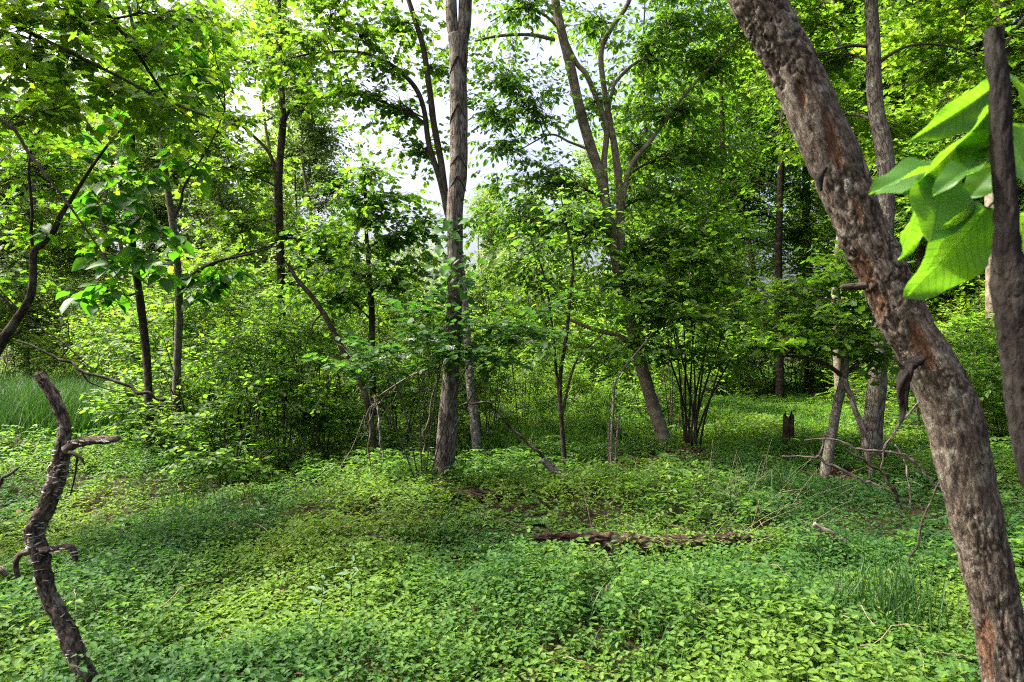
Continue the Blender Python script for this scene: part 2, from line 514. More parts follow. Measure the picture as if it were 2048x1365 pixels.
def grow(parent, trunk, blobs, spec, crown_mb=None, name='crown', r_limb=None, wood=None, join=False):
    """limbs run from the trunk to each leafy mass (centre, radii, count) and break up into side shoots, twigs and leaves"""
    sp = dict(SPEC); sp.update(spec)
    tp, tr = trunk
    own = crown_mb is None
    cm = MB() if own else crown_mb
    joined = MB()
    for bl in blobs:
        c, r, n = np.asarray(bl[0], float), np.asarray(bl[1], float), bl[2]
        dist = np.linalg.norm(tp - c, axis=1) + 1.2 * np.maximum(0, tp[:, 2] - c[2] + .35 * np.linalg.norm((tp - c)[:, :2], axis=1))
        k = int(np.argmin(dist + rng.uniform(0, .15, len(dist))))
        a = tp[k]
        limb = curve3(a, c + rng.normal(0, .12, 3) * r, sp['lift'], .12, 8)
        LL = np.linalg.norm(c - a)
        r0 = min(tr[k] * .62, .006 + .011 * LL) if r_limb is None else r_limb
        bm = joined if join else MB()
        if LL > .12:
            bm.tube(limb, np.linspace(r0, max(.004, r0 * .35), 8), 6, 14, wob=.08, seed=float(U(0, 9)))
        SS, DD = [], []
        for q in range(int(round(n * sp['k']))):
            t = U(.25, 1.0); i = int(t * 7)
            s = limb[i]
            u = rng.normal(0, 1, 3); u = u / np.linalg.norm(u) * U(.35, 1) ** .6
            tgt = c + u * r
            sec = curve3(s, tgt, sp['lift'] * U(.2, 1.6), .14, 6)
            L = np.linalg.norm(tgt - s)
            if L < .05:
                continue
            bm.tube(sec, np.linspace(min(sp['sec_r'], r0 * .5), .0016, 6), 3, 5, cap=False)
            mm = max(2, int(L * .8 / sp['spacing']))
            uu = np.linspace(.2, 1, mm) * 5
            k0 = np.minimum(uu.astype(int), 4); f = (uu - k0)[:, None]
            pts = sec[k0] * (1 - f) + sec[k0 + 1] * f
            T = norm(sec[k0 + 1] - sec[k0])
            sd = np.where((np.arange(mm) + q) % 2 == 0, 1., -1.)[:, None]
            perp = norm(np.cross(T, np.array([0, 0, 1.])) + 1e-6)
            D = T * U(.35, .8, (mm, 1)) + perp * sd * U(.5, 1, (mm, 1)) + rng.normal(0, .22, (mm, 3)) - np.array([0, 0, sp['droop'] * .5])
            D[-1] = T[-1] + rng.normal(0, .15, 3)
            SS.append(pts); DD.append(norm(D))
        if SS:
            S = np.vstack(SS); D = np.vstack(DD)
            L = U(sp['twig'][0], sp['twig'][1], len(S))
            if sp['twigs']:
                bm.spikes(S, D, L, .0028)
            pos, X, N, s = spray_leaves(S, D, L, sp['m'], sp['size'], sp['droop'], sp['tilt'])
            tone = np.clip(rng.normal(.5, .22, len(pos)) + U(-.12, .12), 0, 1)
            cm.leaves(pos, X, N, s, sp['tmpl'], tone)
        if not join:
            bm.build('branch', M[wood or sp['wood']], parent)
    if join:
        joined.build('branch', M[wood or sp['wood']], parent)
    if own:
        cm.build(name, M[sp['mat']], parent, smooth=False, kind='stuff')
    return cm


def pix_path(rows, d0):
    """rows: (px, py, width in px[, depth])"""
    pts, rad = [], []
    d = d0
    for r in rows:
        if len(r) > 3: d = r[3]
        pts.append(P(r[0], r[1], d)); rad.append(r[2] * .5 / F * d)
    return np.array(pts), np.array(rad)


def to_ground(pts, rad, flare=1.25):
    """run the foot of the trunk down into the soil below its first point"""
    x, y, z = pts[0]
    g = float(gz(x, y)[0])
    foot = np.array([x + (pts[0][0] - pts[1][0]) * .05, y, g - .12])
    if z > g + .02:
        pts = np.vstack([foot, np.array([x, y, g + .04]) if z - g > .1 else foot + [0, 0, .05], pts]); rad = np.concatenate([[rad[0] * flare * 1.1, rad[0] * flare], rad])
    else:
        pts = np.vstack([foot, pts]); rad = np.concatenate([[rad[0] * flare], rad])
    return pts, rad


def dense(pts, rad, n=120):
    return catmull(pts, rad, n)


def tree(name, label, cat, rows, d, bark, sides=14, n=90, wob=.08, group=None, foot=True, disp=None, flare=1.25):
    pts, rad = pix_path(rows, d)
    if foot: pts, rad = to_ground(pts, rad, flare)
    b = pts[1] if foot else pts[0]
    e = empty(name, (b[0], b[1], float(gz(b[0], b[1])[0])), label, cat, group)
    mb = MB(); mb.tube(pts, rad, sides, n, wob=wob, wobf=5, disp=disp, seed=float(U(0, 20)))
    mb.build('trunk', M[bark], e)
    return e, dense(pts, rad)


def stem(e, rows, d, bark, name='stem', sides=10, n=50, wob=.08):
    pts, rad = pix_path(rows, d)
    mb = MB(); mb.tube(pts, rad, sides, n, wob=wob, wobf=5, seed=float(U(0, 20)))
    mb.build(name, M[bark], e)
    return dense(pts, rad, 60)


def joinp(*paths):
    return np.vstack([p[0] for p in paths]), np.concatenate([p[1] for p in paths])


def B(px, py, d, rx, ry, rz, n):
    return (P(px, py, d), (rx, ry, rz), n)


# ------------------------------------------------------------------ the trees one can tell apart
ANCHOR_FREE = []          # (x, y, radius) spots kept clear of ground cover


def chevrons(e, tp, tr, rows):
    """raised inverted-V branch scars on the camera side of a trunk"""
    for py, wd in rows:
        z = CAMH - (py - CY) / F * tp[0][1]
        k = int(np.argmin(abs(tp[:, 2] - z)))
        c, r = tp[k], tr[k]
        a = np.linspace(-1.25, 1.25, 13)
        pts = np.stack([c[0] + np.sin(a) * r * 1.01, c[1] - np.cos(a) * r * 1.01, c[2] - np.abs(a) ** .9 * wd + rng.normal(0, .003, 13)], 1)
        mb = MB(); mb.tube(pts, .003 + .006 * np.cos(a * 1.15), 6, 24, wob=.6, wobf=40)
        mb.build('branch_scar', M['bark_dark'], e)


# the big grey trunk in the middle
e, t0 = tree('forked_tree', 'tall straight grey trunk in the middle, forked near the top edge', 'tree',
             [(891, 1000, 46), (890, 925, 39), (896, 854, 42), (897, 806, 36), (903, 740, 31), (908, 640, 31), (910, 530, 30), (910, 415, 33), (916, 355, 35), (918, 256, 36), (916, 154, 35), (917, 100, 38), (912, 70, 34)],
             6.7, 'bark_grey', 28, 220, .07, flare=1.35)
s1 = stem(e, [(910, 85, 24), (904, 45, 24), (902, 0, 22), (896, -150, 19), (860, -420, 14), (820, -700, 8)], 6.7, 'bark_grey', sides=16)
s2 = stem(e, [(922, 95, 26), (929, 50, 27), (931, 0, 27), (940, -180, 23), (975, -450, 16), (1010, -760, 8)], 6.7, 'bark_grey', sides=16)
chevrons(e, t0[0], t0[1], [(118, .16), (214, .15), (318, .10), (358, .12), (455, .10)])
grow(e, joinp(s1, s2), [B(700, -420, 6.0, 1.3, 1.2, .8, 14), B(960, -520, 6.5, 1.3, 1.3, .8, 16), B(1250, -430, 6.5, 1.3, 1.3, .8, 14),
                        B(840, -280, 8.0, .9, .9, .5, 22), B(1060, -200, 7.4, .8, .8, .5, 16), B(620, -620, 8.0, 1.4, 1.4, .9, 12)],
     dict(size=.11, mat='leaf_fresh', twigs=False, spacing=.17, k=1.6))

# the slim pale tree that passes behind it and arches over to the left
e, t0 = tree('slender_maple', 'slim lichen-spotted maple just right of and behind the tall middle trunk, arching left', 'tree',
             [(956, 918, 20), (948, 840, 19), (940, 760, 17), (932, 640, 15), (922, 540, 14), (905, 470, 14), (895, 425, 13)], 8.8, 'bark_lichen', 14, 110, .1)
sa = stem(e, [(895, 428, 13), (883, 330, 13), (868, 250, 13), (858, 170, 12), (845, 90, 11), (825, 25, 10), (790, -90, 7), (760, -250, 4)], 8.8, 'bark_twig')
sb = stem(e, [(895, 430, 12), (880, 360, 12), (858, 290, 11), (848, 220, 10), (830, 175, 10), (790, 135, 8), (740, 110, 7), (680, 103, 5), (600, 112, 4), (520, 135, 2)], 8.8, 'bark_twig')
grow(e, joinp(sa, sb), [B(620, 60, 8.4, .65, .5, .32, 9), B(720, 60, 9, .6, .6, .3, 9), B(560, 140, 8.6, .5, .5, .22, 8), B(690, 190, 8.8, .6, .5, .30, 9), B(780, 215, 9, .5, .5, .35, 9),
                        B(800, 50, 9, .6, .6, .32, 10), B(640, -30, 8.6, .8, .6, .3, 11), B(800, -70, 9, .8, .8, .4, 12), B(880, 130, 9.3, .5, .5, .4, 7), B(830, 300, 9.2, .45, .45, .30, 7),
                        B(760, 120, 8.4, .5, .5, .25, 7)],
     dict(size=.088, tmpl='palm', mat='leaf_fresh', m=6, spacing=.17, droop=.35, tilt=.5, k=3.0))

# the leaning tree with several stems right of the middle
e, t0 = tree('leaning_tree', 'tree leaning left with several stems right of the middle, above the brown root mound', 'tree',
             [(1345, 925, 31), (1317, 845, 27), (1285, 740, 25), (1262, 650, 24), (1240, 560, 22), (1225, 480, 21), (1210, 400, 20), (1200, 350, 20), (1180, 290, 21), (1160, 220, 20), (1140, 130, 19), (1120, 50, 18), (1105, -40, 16), (1080, -250, 11), (1070, -420, 6)],
             9.4, 'bark_smooth', 20, 200, .07)
ss = [stem(e, r, 9.4, 'bark_smooth') for r in (
    [(1212, 400, 15), (1208, 328, 13), (1213, 256, 12), (1192, 195, 11), (1172, 149, 11), (1151, 123, 10), (1125, 60, 7), (1090, -60, 4)],
    [(1245, 570, 16), (1240, 400, 16), (1238, 369, 16), (1228, 287, 14), (1212, 200, 11), (1202, 108, 11), (1223, 56, 10), (1259, 0, 9), (1290, -120, 7)],
    [(1213, 256, 7), (1223, 190, 7), (1235, 160, 7), (1279, 122, 5), (1330, 115, 3)],
    [(1245, 420, 8), (1259, 338, 10), (1305, 277, 8), (1350, 215, 7), (1397, 159, 6), (1459, 97, 4), (1520, 40, 2)],
    [(1110, 80, 8), (1060, 70, 7), (1000, 72, 6), (950, 82, 4)], [(1122, 60, 7), (1080, 25, 5), (1030, 18, 4), (980, 45, 2)],
    [(1180, 300, 6), (1140, 285, 5), (1100, 270, 4), (1040, 300, 2)], [(1270, 690, 13), (1230, 670, 11), (1190, 660, 9), (1140, 640, 6)])]
lean_paths = joinp((t0[0][40:], t0[1][40:]), *ss)
grow(e, lean_paths,
     [B(1000, 120, 9, .6, .6, .45, 9), B(1060, 200, 9.2, .7, .7, .5, 11), B(1000, 300, 9.6, .6, .6, .5, 9), B(1090, 360, 9.4, .7, .7, .45, 12), B(1040, 20, 9.4, .8, .7, .4, 12),
      B(1180, 60, 10, .7, .7, .45, 9), B(1300, 110, 9.6, .8, .8, .5, 14), B(1330, 220, 9.6, .8, .8, .5, 15), B(1420, 130, 9.8, .8, .8, .6, 17), B(1420, 300, 10, .8, .8, .5, 15),
      B(1270, 300, 10, .6, .7, .5, 10), B(1360, 20, 9.6, .9, .9, .5, 17), B(1480, 40, 9.6, .8, .8, .5, 15), B(1330, 390, 9.6, .9, .8, .45, 15), B(1150, 450, 9.6, .9, .9, .5, 17),
      B(1010, 440, 10, .8, .8, .4, 13), B(1290, 500, 9.4, .9, .8, .45, 15), B(1220, 560, 9.2, .7, .7, .3, 10), B(1340, 580, 9.6, .8, .8, .35, 12), B(1060, 540, 9.8, .7, .7, .3, 10), B(1400, 470, 9.8, .8, .8, .45, 13), B(1180, 200, 9.6, .4, .5, .4, 6), B(960, 210, 9.6, .5, .5, .5, 7),
      B(1200, -160, 9.4, 1.6, 1.4, .7, 10), B(980, -140, 9, 1.2, 1.2, .6, 8), B(1450, -170, 9, 1.4, 1.3, .7, 9)],
     dict(size=.088, mat='leaf_mid', m=7, spacing=.15, droop=.5, tilt=.45, k=3.8))

# slim trees on the left
e, t0 = tree('slim_tree', 'dark straight slim tree left of the middle, behind the leaning broken snag', 'tree',
             [(566, 760, 17), (565, 690, 16), (562, 560, 16), (559, 440, 15), (558, 350, 15), (566, 240, 14), (562, 150, 10), (560, 50, 7), (556, -60, 5), (550, -200, 2)], 11, 'bark_dark', 12, 120, .1)
sa = stem(e, [(556, 355, 8), (540, 310, 7), (515, 280, 6), (480, 250, 4), (440, 225, 3)], 11, 'bark_dark')
sb = stem(e, [(567, 250, 6), (585, 215, 5), (630, 200, 4), (690, 190, 2)], 11, 'bark_dark')
sc = stem(e, [(560, 480, 6), (520, 500, 5), (460, 515, 4), (400, 545, 3)], 11, 'bark_dark')
grow(e, joinp(t0, sa, sb, sc),
     [B(480, 230, 11, .8, .7, .35, 12), B(430, 330, 11, .8, .7, .4, 13), B(520, 330, 11.5, .7, .7, .4, 11), B(640, 200, 11, .6, .6, .3, 7), B(560, 60, 11, .9, .7, .4, 13), B(640, 100, 11, .7, .7, .3, 8),
      B(480, 120, 11, .8, .8, .4, 9), B(470, 430, 11, .9, .8, .4, 15), B(600, 470, 11.4, .9, .8, .45, 16), B(430, 530, 11.2, .9, .8, .4, 14), B(620, 560, 11.6, .9, .8, .4, 15), B(540, -40, 11, 1, .8, .4, 12), B(690, 500, 12, .8, .7, .5, 13)],
     dict(size=.105, tmpl='palm', mat='leaf_fresh', m=6, spacing=.17, droop=.3, tilt=.45, k=2.2))

BIG = []


def big_leaf(mesh, base, tip, normal, width_scale, parent, name='leaf'):
    X = np.asarray(tip, float) - base; L = np.linalg.norm(X); X /= L
    N = np.asarray(normal, float); N = N - X * np.dot(N, X); N /= np.linalg.norm(N)
    Y = np.cross(N, X)
    o = bpy.data.objects.new(name, mesh); COL.objects.link(o)
    m = Matrix(((X[0] * L, Y[0] * L * width_scale, N[0] * L, base[0]), (X[1] * L, Y[1] * L * width_scale, N[1] * L, base[1]), (X[2] * L, Y[2] * L * width_scale, N[2] * L, base[2]), (0, 0, 0, 1)))
    o.parent = parent
    o.matrix_parent_inverse = Matrix.Translation(-Vector(parent.location))
    o.matrix_basis = m
    return o


def leaf_mesh(name, mat, nu=10, nv=6, w=.30, fold=.10, curl=.16, veins=0, point=1.0):
    u = np.linspace(0, 1, nu + 1)
    half = w * np.sin(math.pi * u ** .78) ** .85 * (1 - .25 * u ** 3) * 1.0
    half = half * np.where(u > .82, 1 - point * .35 * ((u - .82) / .18), 1) + .004
    if veins:
        half = w / .431 * u ** .5 * (1 - u) ** .75 + .002
    half[-1] = .001
    v = np.linspace(-1, 1, nv + 1)
    g = []
    for i in range(nu + 1):
        for j in range(nv + 1):
            y = v[j] * half[i]
            z = fold * abs(y) - curl * u[i] ** 2 + (.035 if veins else .02) * math.sin((13 if veins else 9) * u[i] + 2 * v[j] + 3 * w * 10) * abs(v[j]) ** 1.5
            if veins:
                ph = (u[i] - .55 * abs(y)) * veins
                z += .016 * abs(math.sin(math.pi * ph)) * min(1, abs(v[j]) * 3) * (1 - u[i] * .5)
            g.append((u[i], y, z))
    mb = MB()
    k = nv + 1
    q = [[i * k + j, (i + 1) * k + j, (i + 1) * k + j + 1, i * k + j + 1] for i in range(nu) for j in range(nv)]
    mb.add(np.array(g), [np.array(q)], .5)
    return mb.mesh(name, mat, True)


BL = [leaf_mesh('leaf', M['leaf_big'], 7, 4, w, f, c) for w, f, c in ((.27, .25, .20), (.31, .18, .28), (.25, .3, .12))]


def whorls(e, paths, spots, size, count=(4, 7), hang=.45):
    """clusters of big leaves at shoot ends; each leaf is its own part"""
    tp, tr = paths
    for px, py, d in spots:
        c = P(px, py, d)
        k = int(np.argmin(np.linalg.norm(tp - c, axis=1) + 1.0 * np.maximum(0, tp[:, 2] - c[2] + .1)))
        mb = MB(); L = np.linalg.norm(tp[k] - c)
        mb.tube(curve3(tp[k], c, .08, .12, 7), np.linspace(min(.012, .004 + .006 * L), .003, 7), 5, 12)
        mb.build('branch', M['bark_dark'], e)
        n = int(rng.integers(count[0], count[1] + 1))
        a0 = U(0, 6.28)
        for i in range(n):
            a = a0 + i * 2.4 + U(-.4, .4)
            X = np.array([math.cos(a), math.sin(a), -hang + U(-.35, .35)]); X /= np.linalg.norm(X)
            s = size * U(.7, 1.15)
            b = c + X * .03 + np.array([0, 0, U(-.10, .03)]) + .10 * rng.normal(0, 1, 3) * size * 2
            N = np.array([0, 0, 1.]) + rng.normal(0, .35, 3)
            big_leaf(BL[int(rng.integers(3))], b, b + X * s, N, U(.85, 1.15), e)


e, t0 = tree('broadleaf_sapling', 'slim pale trunk at the left with large drooping dark leaves at its middle', 'tree',
             [(352, 905, 17), (352, 830, 16), (354, 740, 15), (358, 640, 15), (357, 560, 14), (352, 500, 13), (343, 430, 13), (330, 340, 12), (318, 240, 11), (300, 160, 10), (275, 90, 8), (255, 0, 6), (240, -100, 3)], 8.6, 'bark_moss', 12, 130, .1)
sa = stem(e, [(360, 590, 9), (380, 555, 8), (430, 525, 6), (500, 508, 4), (560, 490, 2)], 8.6, 'bark_twig')
sb = stem(e, [(346, 440, 7), (362, 405, 6), (370, 370, 5), (420, 290, 3), (450, 220, 2)], 8.6, 'bark_twig')
sc = stem(e, [(356, 525, 6), (335, 520, 5), (300, 520, 4), (255, 490, 2)], 8.6, 'bark_twig')
whorls(e, joinp(t0, sa, sb, sc), [(375, 545, 8.4), (420, 560, 8.3), (395, 330, 8.5), (350, 310, 8.3), (380, 200, 8.4), (300, 520, 8.4), (440, 550, 8.2), (320, 60, 8.3), (380, 90, 8.2), (420, 60, 8.4), (340, 110, 8.4), (360, 260, 8.4), (330, 160, 8.2), (280, 150, 8.4), (400, 140, 8.3), (350, 480, 8.3), (470, 540, 8.3), (400, 590, 8.3)], .25, (8, 12))
grow(e, joinp(t0, sa, sb), [B(300, 90, 8.6, .7, .6, .4, 12), B(380, 30, 8.8, .7, .6, .3, 11), B(250, -40, 8.6, .9, .8, .4, 14), B(400, 270, 9, .5, .5, .3, 7), B(250, 180, 9, .6, .6, .4, 9), B(420, 150, 9, .5, .5, .3, 6)],
     dict(size=.12, mat='leaf_maple', tmpl='ovate', m=6, spacing=.15, droop=.5, tilt=.5, k=2.4))

e, t0 = tree('forked_sapling', 'dark forked sapling at the left hung with broad leaves, left of the pale slim trunk', 'tree',
             [(300, 860, 15), (296, 760, 15), (290, 680, 15), (280, 600, 15), (268, 520, 14), (260, 450, 14), (250, 390, 13), (262, 330, 11), (266, 270, 9), (268, 200, 5)], 8.2, 'bark_dark', 12, 110, .12)
sa = stem(e, [(250, 392, 9), (235, 350, 8), (215, 310, 7), (190, 270, 5), (165, 230, 3)], 8.2, 'bark_dark')
sb = stem(e, [(268, 520, 6), (240, 512, 5), (200, 505, 3), (170, 495, 2)], 8.2, 'bark_dark')
sc = stem(e, [(278, 585, 6), (255, 590, 5), (215, 580, 4), (170, 575, 2)], 8.2, 'bark_dark')
whorls(e, joinp(t0, sa, sb, sc), [(200, 575, 7.9), (165, 580, 7.9), (230, 570, 8), (190, 500, 7.9), (215, 480, 7.9), (245, 430, 8), (205, 410, 7.8), (290, 420, 8), (260, 290, 7.9), (270, 250, 8), (180, 300, 7.8),
                                 (310, 460, 8), (240, 340, 7.9), (300, 340, 8), (165, 395, 8), (330, 540, 8), (285, 500, 7.8), (220, 230, 8), (150, 260, 7.8), (190, 340, 7.8), (215, 380, 7.7), (270, 390, 7.8), (120, 300, 7.9), (230, 520, 7.8)], .25, (9, 13))

e, t0 = tree('crooked_tree', 'dark crooked trunk bending in from the left edge', 'tree',
             [(-70, 840, 23.4), (-45, 770, 23.4), (0, 690, 20.3), (30, 645, 17.2), (58, 600, 14.8), (66, 560, 14.0), (68, 505, 13.3), (85, 488, 11.7), (108, 462, 10.9), (122, 430, 10.1), (145, 395, 8.6), (180, 340, 6.2), (220, 285, 4.7), (260, 240, 2.3)], 5.6, 'bark_dark', 14, 130, .1)
sa = stem(e, [(68, 505, 6.2), (62, 470, 6.2), (64, 420, 5.5), (58, 340, 4.7), (66, 290, 3.1), (90, 240, 2.3)], 5.6, 'bark_dark')
sb = stem(e, [(0, 690, 9.4), (20, 675, 7.0), (38, 665, 5.5), (45, 650, 3.1)], 5.6, 'bark_dark')
sc = stem(e, [(35, 640, 4.7), (10, 600, 3.9), (-30, 560, 3.1)], 5.6, 'bark_dark')
sd = stem(e, [(-20, 560, 3.9), (60, 640, 3.1), (130, 690, 2.3), (185, 740, 1.6)], 5.6, 'bark_twig')
grow(e, joinp(t0, sa, sc), [B(60, 330, 5.8, .38, .45, .22, 8), B(20, 420, 5.8, .38, .4, .2, 8), B(140, 330, 6.2, .4, .4, .22, 9), B(30, 250, 6, .4, .4, .25, 8), B(120, 470, 6, .35, .35, .12, 5), B(20, 560, 6, .3, .4, .12, 5), B(150, 440, 6.3, .3, .3, .15, 5)],
     dict(size=.075, mat='leaf_maple', tmpl='palm', m=5, spacing=.14, droop=.3, tilt=.4, k=2))
whorls(e, joinp(t0, sa), [(95, 450, 5.4), (70, 440, 5.5)], .14, (4, 5))

# a maple outside the left edge whose boughs hang into the picture
e, t0 = tree('overhanging_maple', 'maple boughs with lobed leaves hanging in from the top left corner', 'tree',
             [(-420, 900, 70), (-430, 600, 62), (-440, 200, 56), (-430, -200, 46), (-400, -600, 30), (-380, -900, 12)], 5.0, 'bark_grey', 18, 90, .08)
sa = stem(e, [(-432, 100, 24), (-200, 30, 18), (0, 42, 9), (60, 66, 8), (140, 105, 7), (230, 150, 6), (330, 200, 5), (420, 235, 3)], 5.0, 'bark_dark')
sb = stem(e, [(-438, 300, 20), (-200, 180, 14), (0, 240, 7), (60, 310, 6), (130, 400, 5), (200, 500, 3), (240, 560, 2)], 4.6, 'bark_dark')
sc = stem(e, [(-425, -150, 26), (-150, -140, 18), (120, -60, 12), (240, 60, 8), (330, 190, 5), (390, 250, 3)], 5.4, 'bark_dark')
maple_top = joinp((t0[0][30:], t0[1][30:]), sa, sb, sc)
grow(e, maple_top, [B(30, 50, 4.9, .42, .45, .22, 12), B(130, 120, 5, .42, .45, .2, 12), B(240, 190, 5.1, .42, .45, .2, 11), B(60, 150, 5.2, .4, .5, .22, 11), B(150, 30, 5.3, .45, .5, .2, 12), B(270, 90, 5.4, .45, .5, .2, 11),
                    B(340, 210, 5.3, .35, .4, .15, 8), B(330, 20, 5.6, .4, .5, .2, 9), B(50, 240, 5, .3, .4, .15, 7), B(150, 230, 5, .3, .35, .12, 6), B(20, -60, 5, .7, .7, .25, 16), B(200, -80, 5.4, .8, .8, .25, 18),
                    B(-150, 100, 5, .8, .8, .5, 22), B(-300, 350, 5.2, .8, .9, .5, 20), B(-100, -300, 5.5, 1.3, 1.2, .6, 14), B(250, -300, 6, 1.3, 1.2, .6, 12), B(-700, 0, 5, 1.5, 1.5, .9, 20)],
     dict(size=.088, mat='leaf_maple', tmpl='palm', m=6, spacing=.13, droop=.28, tilt=.42, k=1.35))

# the small tree against the white sky, left of the big trunk
e, t0 = tree('roundleaf_tree', 'small tree with round dark leaves standing against the white sky left of the tall trunk', 'tree',
             [(745, 780, 14), (744, 690, 13), (743, 610, 12), (738, 540, 10), (733, 470, 8), (731, 400, 7), (728, 350, 5), (722, 310, 3), (715, 285, 2)], 9.6, 'bark_dark', 10, 90, .1)
grow(e, t0, [B(730, 340, 9.6, 0.47, .42, 0.34, 10), B(690, 400, 9.6, 0.47, .4, 0.27, 9), B(790, 400, 9.8, 0.47, .4, 0.31, 9), B(735, 440, 9.6, 0.62, .5, 0.37, 13), B(660, 480, 9.8, 0.56, .5, 0.34, 11), B(800, 480, 9.8, 0.62, .5, 0.37, 12),
             B(700, 540, 9.4, 0.67, .6, 0.37, 13), B(800, 560, 9.4, 0.67, .6, 0.37, 13), B(860, 470, 9.8, 0.45, .4, 0.37, 7), B(650, 590, 9.8, 0.67, .6, 0.42, 12)],
     dict(size=.088, tmpl='round', mat='leaf_mid', m=7, spacing=.14, droop=.25, tilt=.6, k=2.8, lift=.12))

# right side
e, t0 = tree('wavy_tree', 'grey furrowed wavy trunk right of centre, behind the leaning foreground trunk', 'tree',
             [(1742, 925, 40), (1746, 850, 37), (1755, 760, 35), (1762, 640, 34), (1768, 500, 33), (1772, 400, 33), (1772, 330, 33), (1765, 280, 32), (1752, 220, 30), (1748, 160, 29), (1746, 80, 26), (1742, 0, 24), (1742, -120, 20), (1750, -400, 12), (1760, -600, 5)],
             8.3, 'bark_grey', 22, 200, .09)
sa = stem(e, [(1748, 95, 8), (1700, 92, 6), (1650, 105, 4), (1600, 110, 2)], 8.3, 'bark_twig'); sb = stem(e, [(1750, 130, 7), (1810, 95, 5), (1880, 90, 4), (1950, 110, 2)], 8.3, 'bark_twig')
grow(e, joinp((t0[0][70:], t0[1][70:]), sa, sb), [B(1640, 130, 9.4, .8, .7, .4, 13), B(1600, 30, 9, .8, .8, .4, 14), B(1850, 60, 9.4, .9, .8, .45, 17), B(1840, 170, 9.6, .8, .8, .4, 14), B(1700, -60, 8.6, 1.2, 1, .4, 22), B(1940, -40, 8.4, 1.1, 1, .4, 20),
                               B(1750, -350, 8, 1.7, 1.6, .8, 14), B(1800, 280, 9.6, .7, .7, .4, 12), B(1650, 260, 9.6, .7, .7, .4, 12)],
     dict(size=.10, mat='leaf_fresh', tmpl='palm', m=6, spacing=.15, droop=.2, tilt=.35, k=1.7))

e, t0 = tree('grey_tree', 'straight grey trunk at the right edge behind the dark foreground stem', 'tree',
             [(1992, 720, 36), (1990, 640, 32), (1988, 520, 30), (1986, 420, 29), (1988, 300, 28), (1992, 150, 26), (1996, 0, 25), (2000, -250, 18), (2005, -500, 6)], 11, 'bark_smooth', 16, 130, .07)
sa = stem(e, [(1994, 110, 10), (1960, 70, 8), (1930, 40, 6), (1890, -20, 4)], 11, 'bark_smooth'); sb = stem(e, [(1990, 120, 9), (2030, 60, 7), (2070, 10, 4)], 11, 'bark_smooth')
grow(e, joinp((t0[0][60:], t0[1][60:]), sa, sb), [B(1940, 40, 11, 1, .9, .5, 18), B(1900, 190, 11.4, .9, .9, .5, 16), B(2060, 100, 11, .9, .9, .5, 16), B(1960, 280, 11.6, .9, .9, .45, 15), B(1980, -200, 10.5, 1.6, 1.5, .8, 30)],
     dict(size=.11, mat='leaf_fresh', tmpl='palm', m=6, spacing=.17, droop=.2, tilt=.35, k=1.7))

e, t0 = tree('small_maple', 'small maple with a low flat crown on a leaning mossy stem, near the short stump', 'tree',
             [(1648, 968, 24), (1655, 920, 21), (1665, 860, 19), (1676, 805, 18), (1688, 755, 17), (1690, 700, 13), (1685, 640, 9), (1678, 590, 6), (1675, 540, 3)], 7.2, 'bark_moss', 14, 90, .1, flare=1.5)
sa = stem(e, [(1688, 755, 10), (1650, 728, 8), (1600, 715, 6), (1555, 712, 3)], 7.2, 'bark_dark'); sb = stem(e, [(1690, 750, 9), (1720, 725, 7), (1760, 715, 4)], 7.2, 'bark_dark')
grow(e, joinp((t0[0][60:], t0[1][60:]), sa, sb), [B(1580, 682, 7.2, .45, .5, 0.12, 13), B(1650, 667, 7.1, .45, .5, 0.12, 14), B(1720, 672, 7.1, .4, .5, 0.14, 13), B(1620, 622, 7.3, .5, .5, 0.14, 14), B(1710, 612, 7.2, .42, .5, 0.15, 13),
                               B(1560, 582, 7.6, .4, .45, 0.14, 9), B(1650, 557, 7.4, .42, .5, 0.15, 11), B(1730, 552, 7.3, .4, .4, 0.14, 9), B(1680, 512, 7.4, .3, .3, 0.14, 6), B(1755, 712, 7.2, .25, .4, 0.11, 8), B(1530, 642, 7.6, .3, .4, 0.14, 7)],
     dict(size=.085, mat='leaf_maple', tmpl='palm', m=6, spacing=.11, droop=.2, tilt=.42, lift=.06, k=1.7))

# slim sapling and cane stems right of the big trunk
e, t0 = tree('thin_sapling', 'thin dark sapling with sparse leaves between the tall trunk and the leaning tree', 'sapling',
             [(1130, 948, 11), (1126, 880, 10), (1120, 800, 9), (1122, 740, 8), (1132, 680, 7), (1140, 600, 6), (1146, 520, 5), (1130, 440, 4), (1120, 380, 2)], 7.6, 'bark_dark', 8, 80, .1)
sa = stem(e, [(1120, 810, 7), (1112, 740, 6), (1105, 660, 5), (1090, 560, 4), (1060, 470, 3)], 7.6, 'bark_dark', sides=7)
sb = stem(e, [(1124, 830, 6), (1140, 760, 5), (1158, 715, 4), (1215, 660, 3)], 7.6, 'bark_twig', sides=7)
grow(e, joinp(t0, sa, sb), [B(1130, 420, 7.6, .4, .4, .25, 9), B(1080, 500, 7.6, .4, .4, .25, 9), B(1190, 480, 7.7, .4, .4, .25, 9), B(1140, 600, 7.6, .45, .4, .25, 9), B(1050, 600, 7.8, .4, .4, .2, 8), B(1220, 590, 7.8, .45, .4, .2, 9), B(1080, 690, 7.6, .35, .4, .12, 5), B(1180, 700, 7.6, .35, .4, .12, 6)],
     dict(size=.085, mat='leaf_mid', tmpl='ovate', m=6, spacing=.16, droop=.25, tilt=.4, k=2))

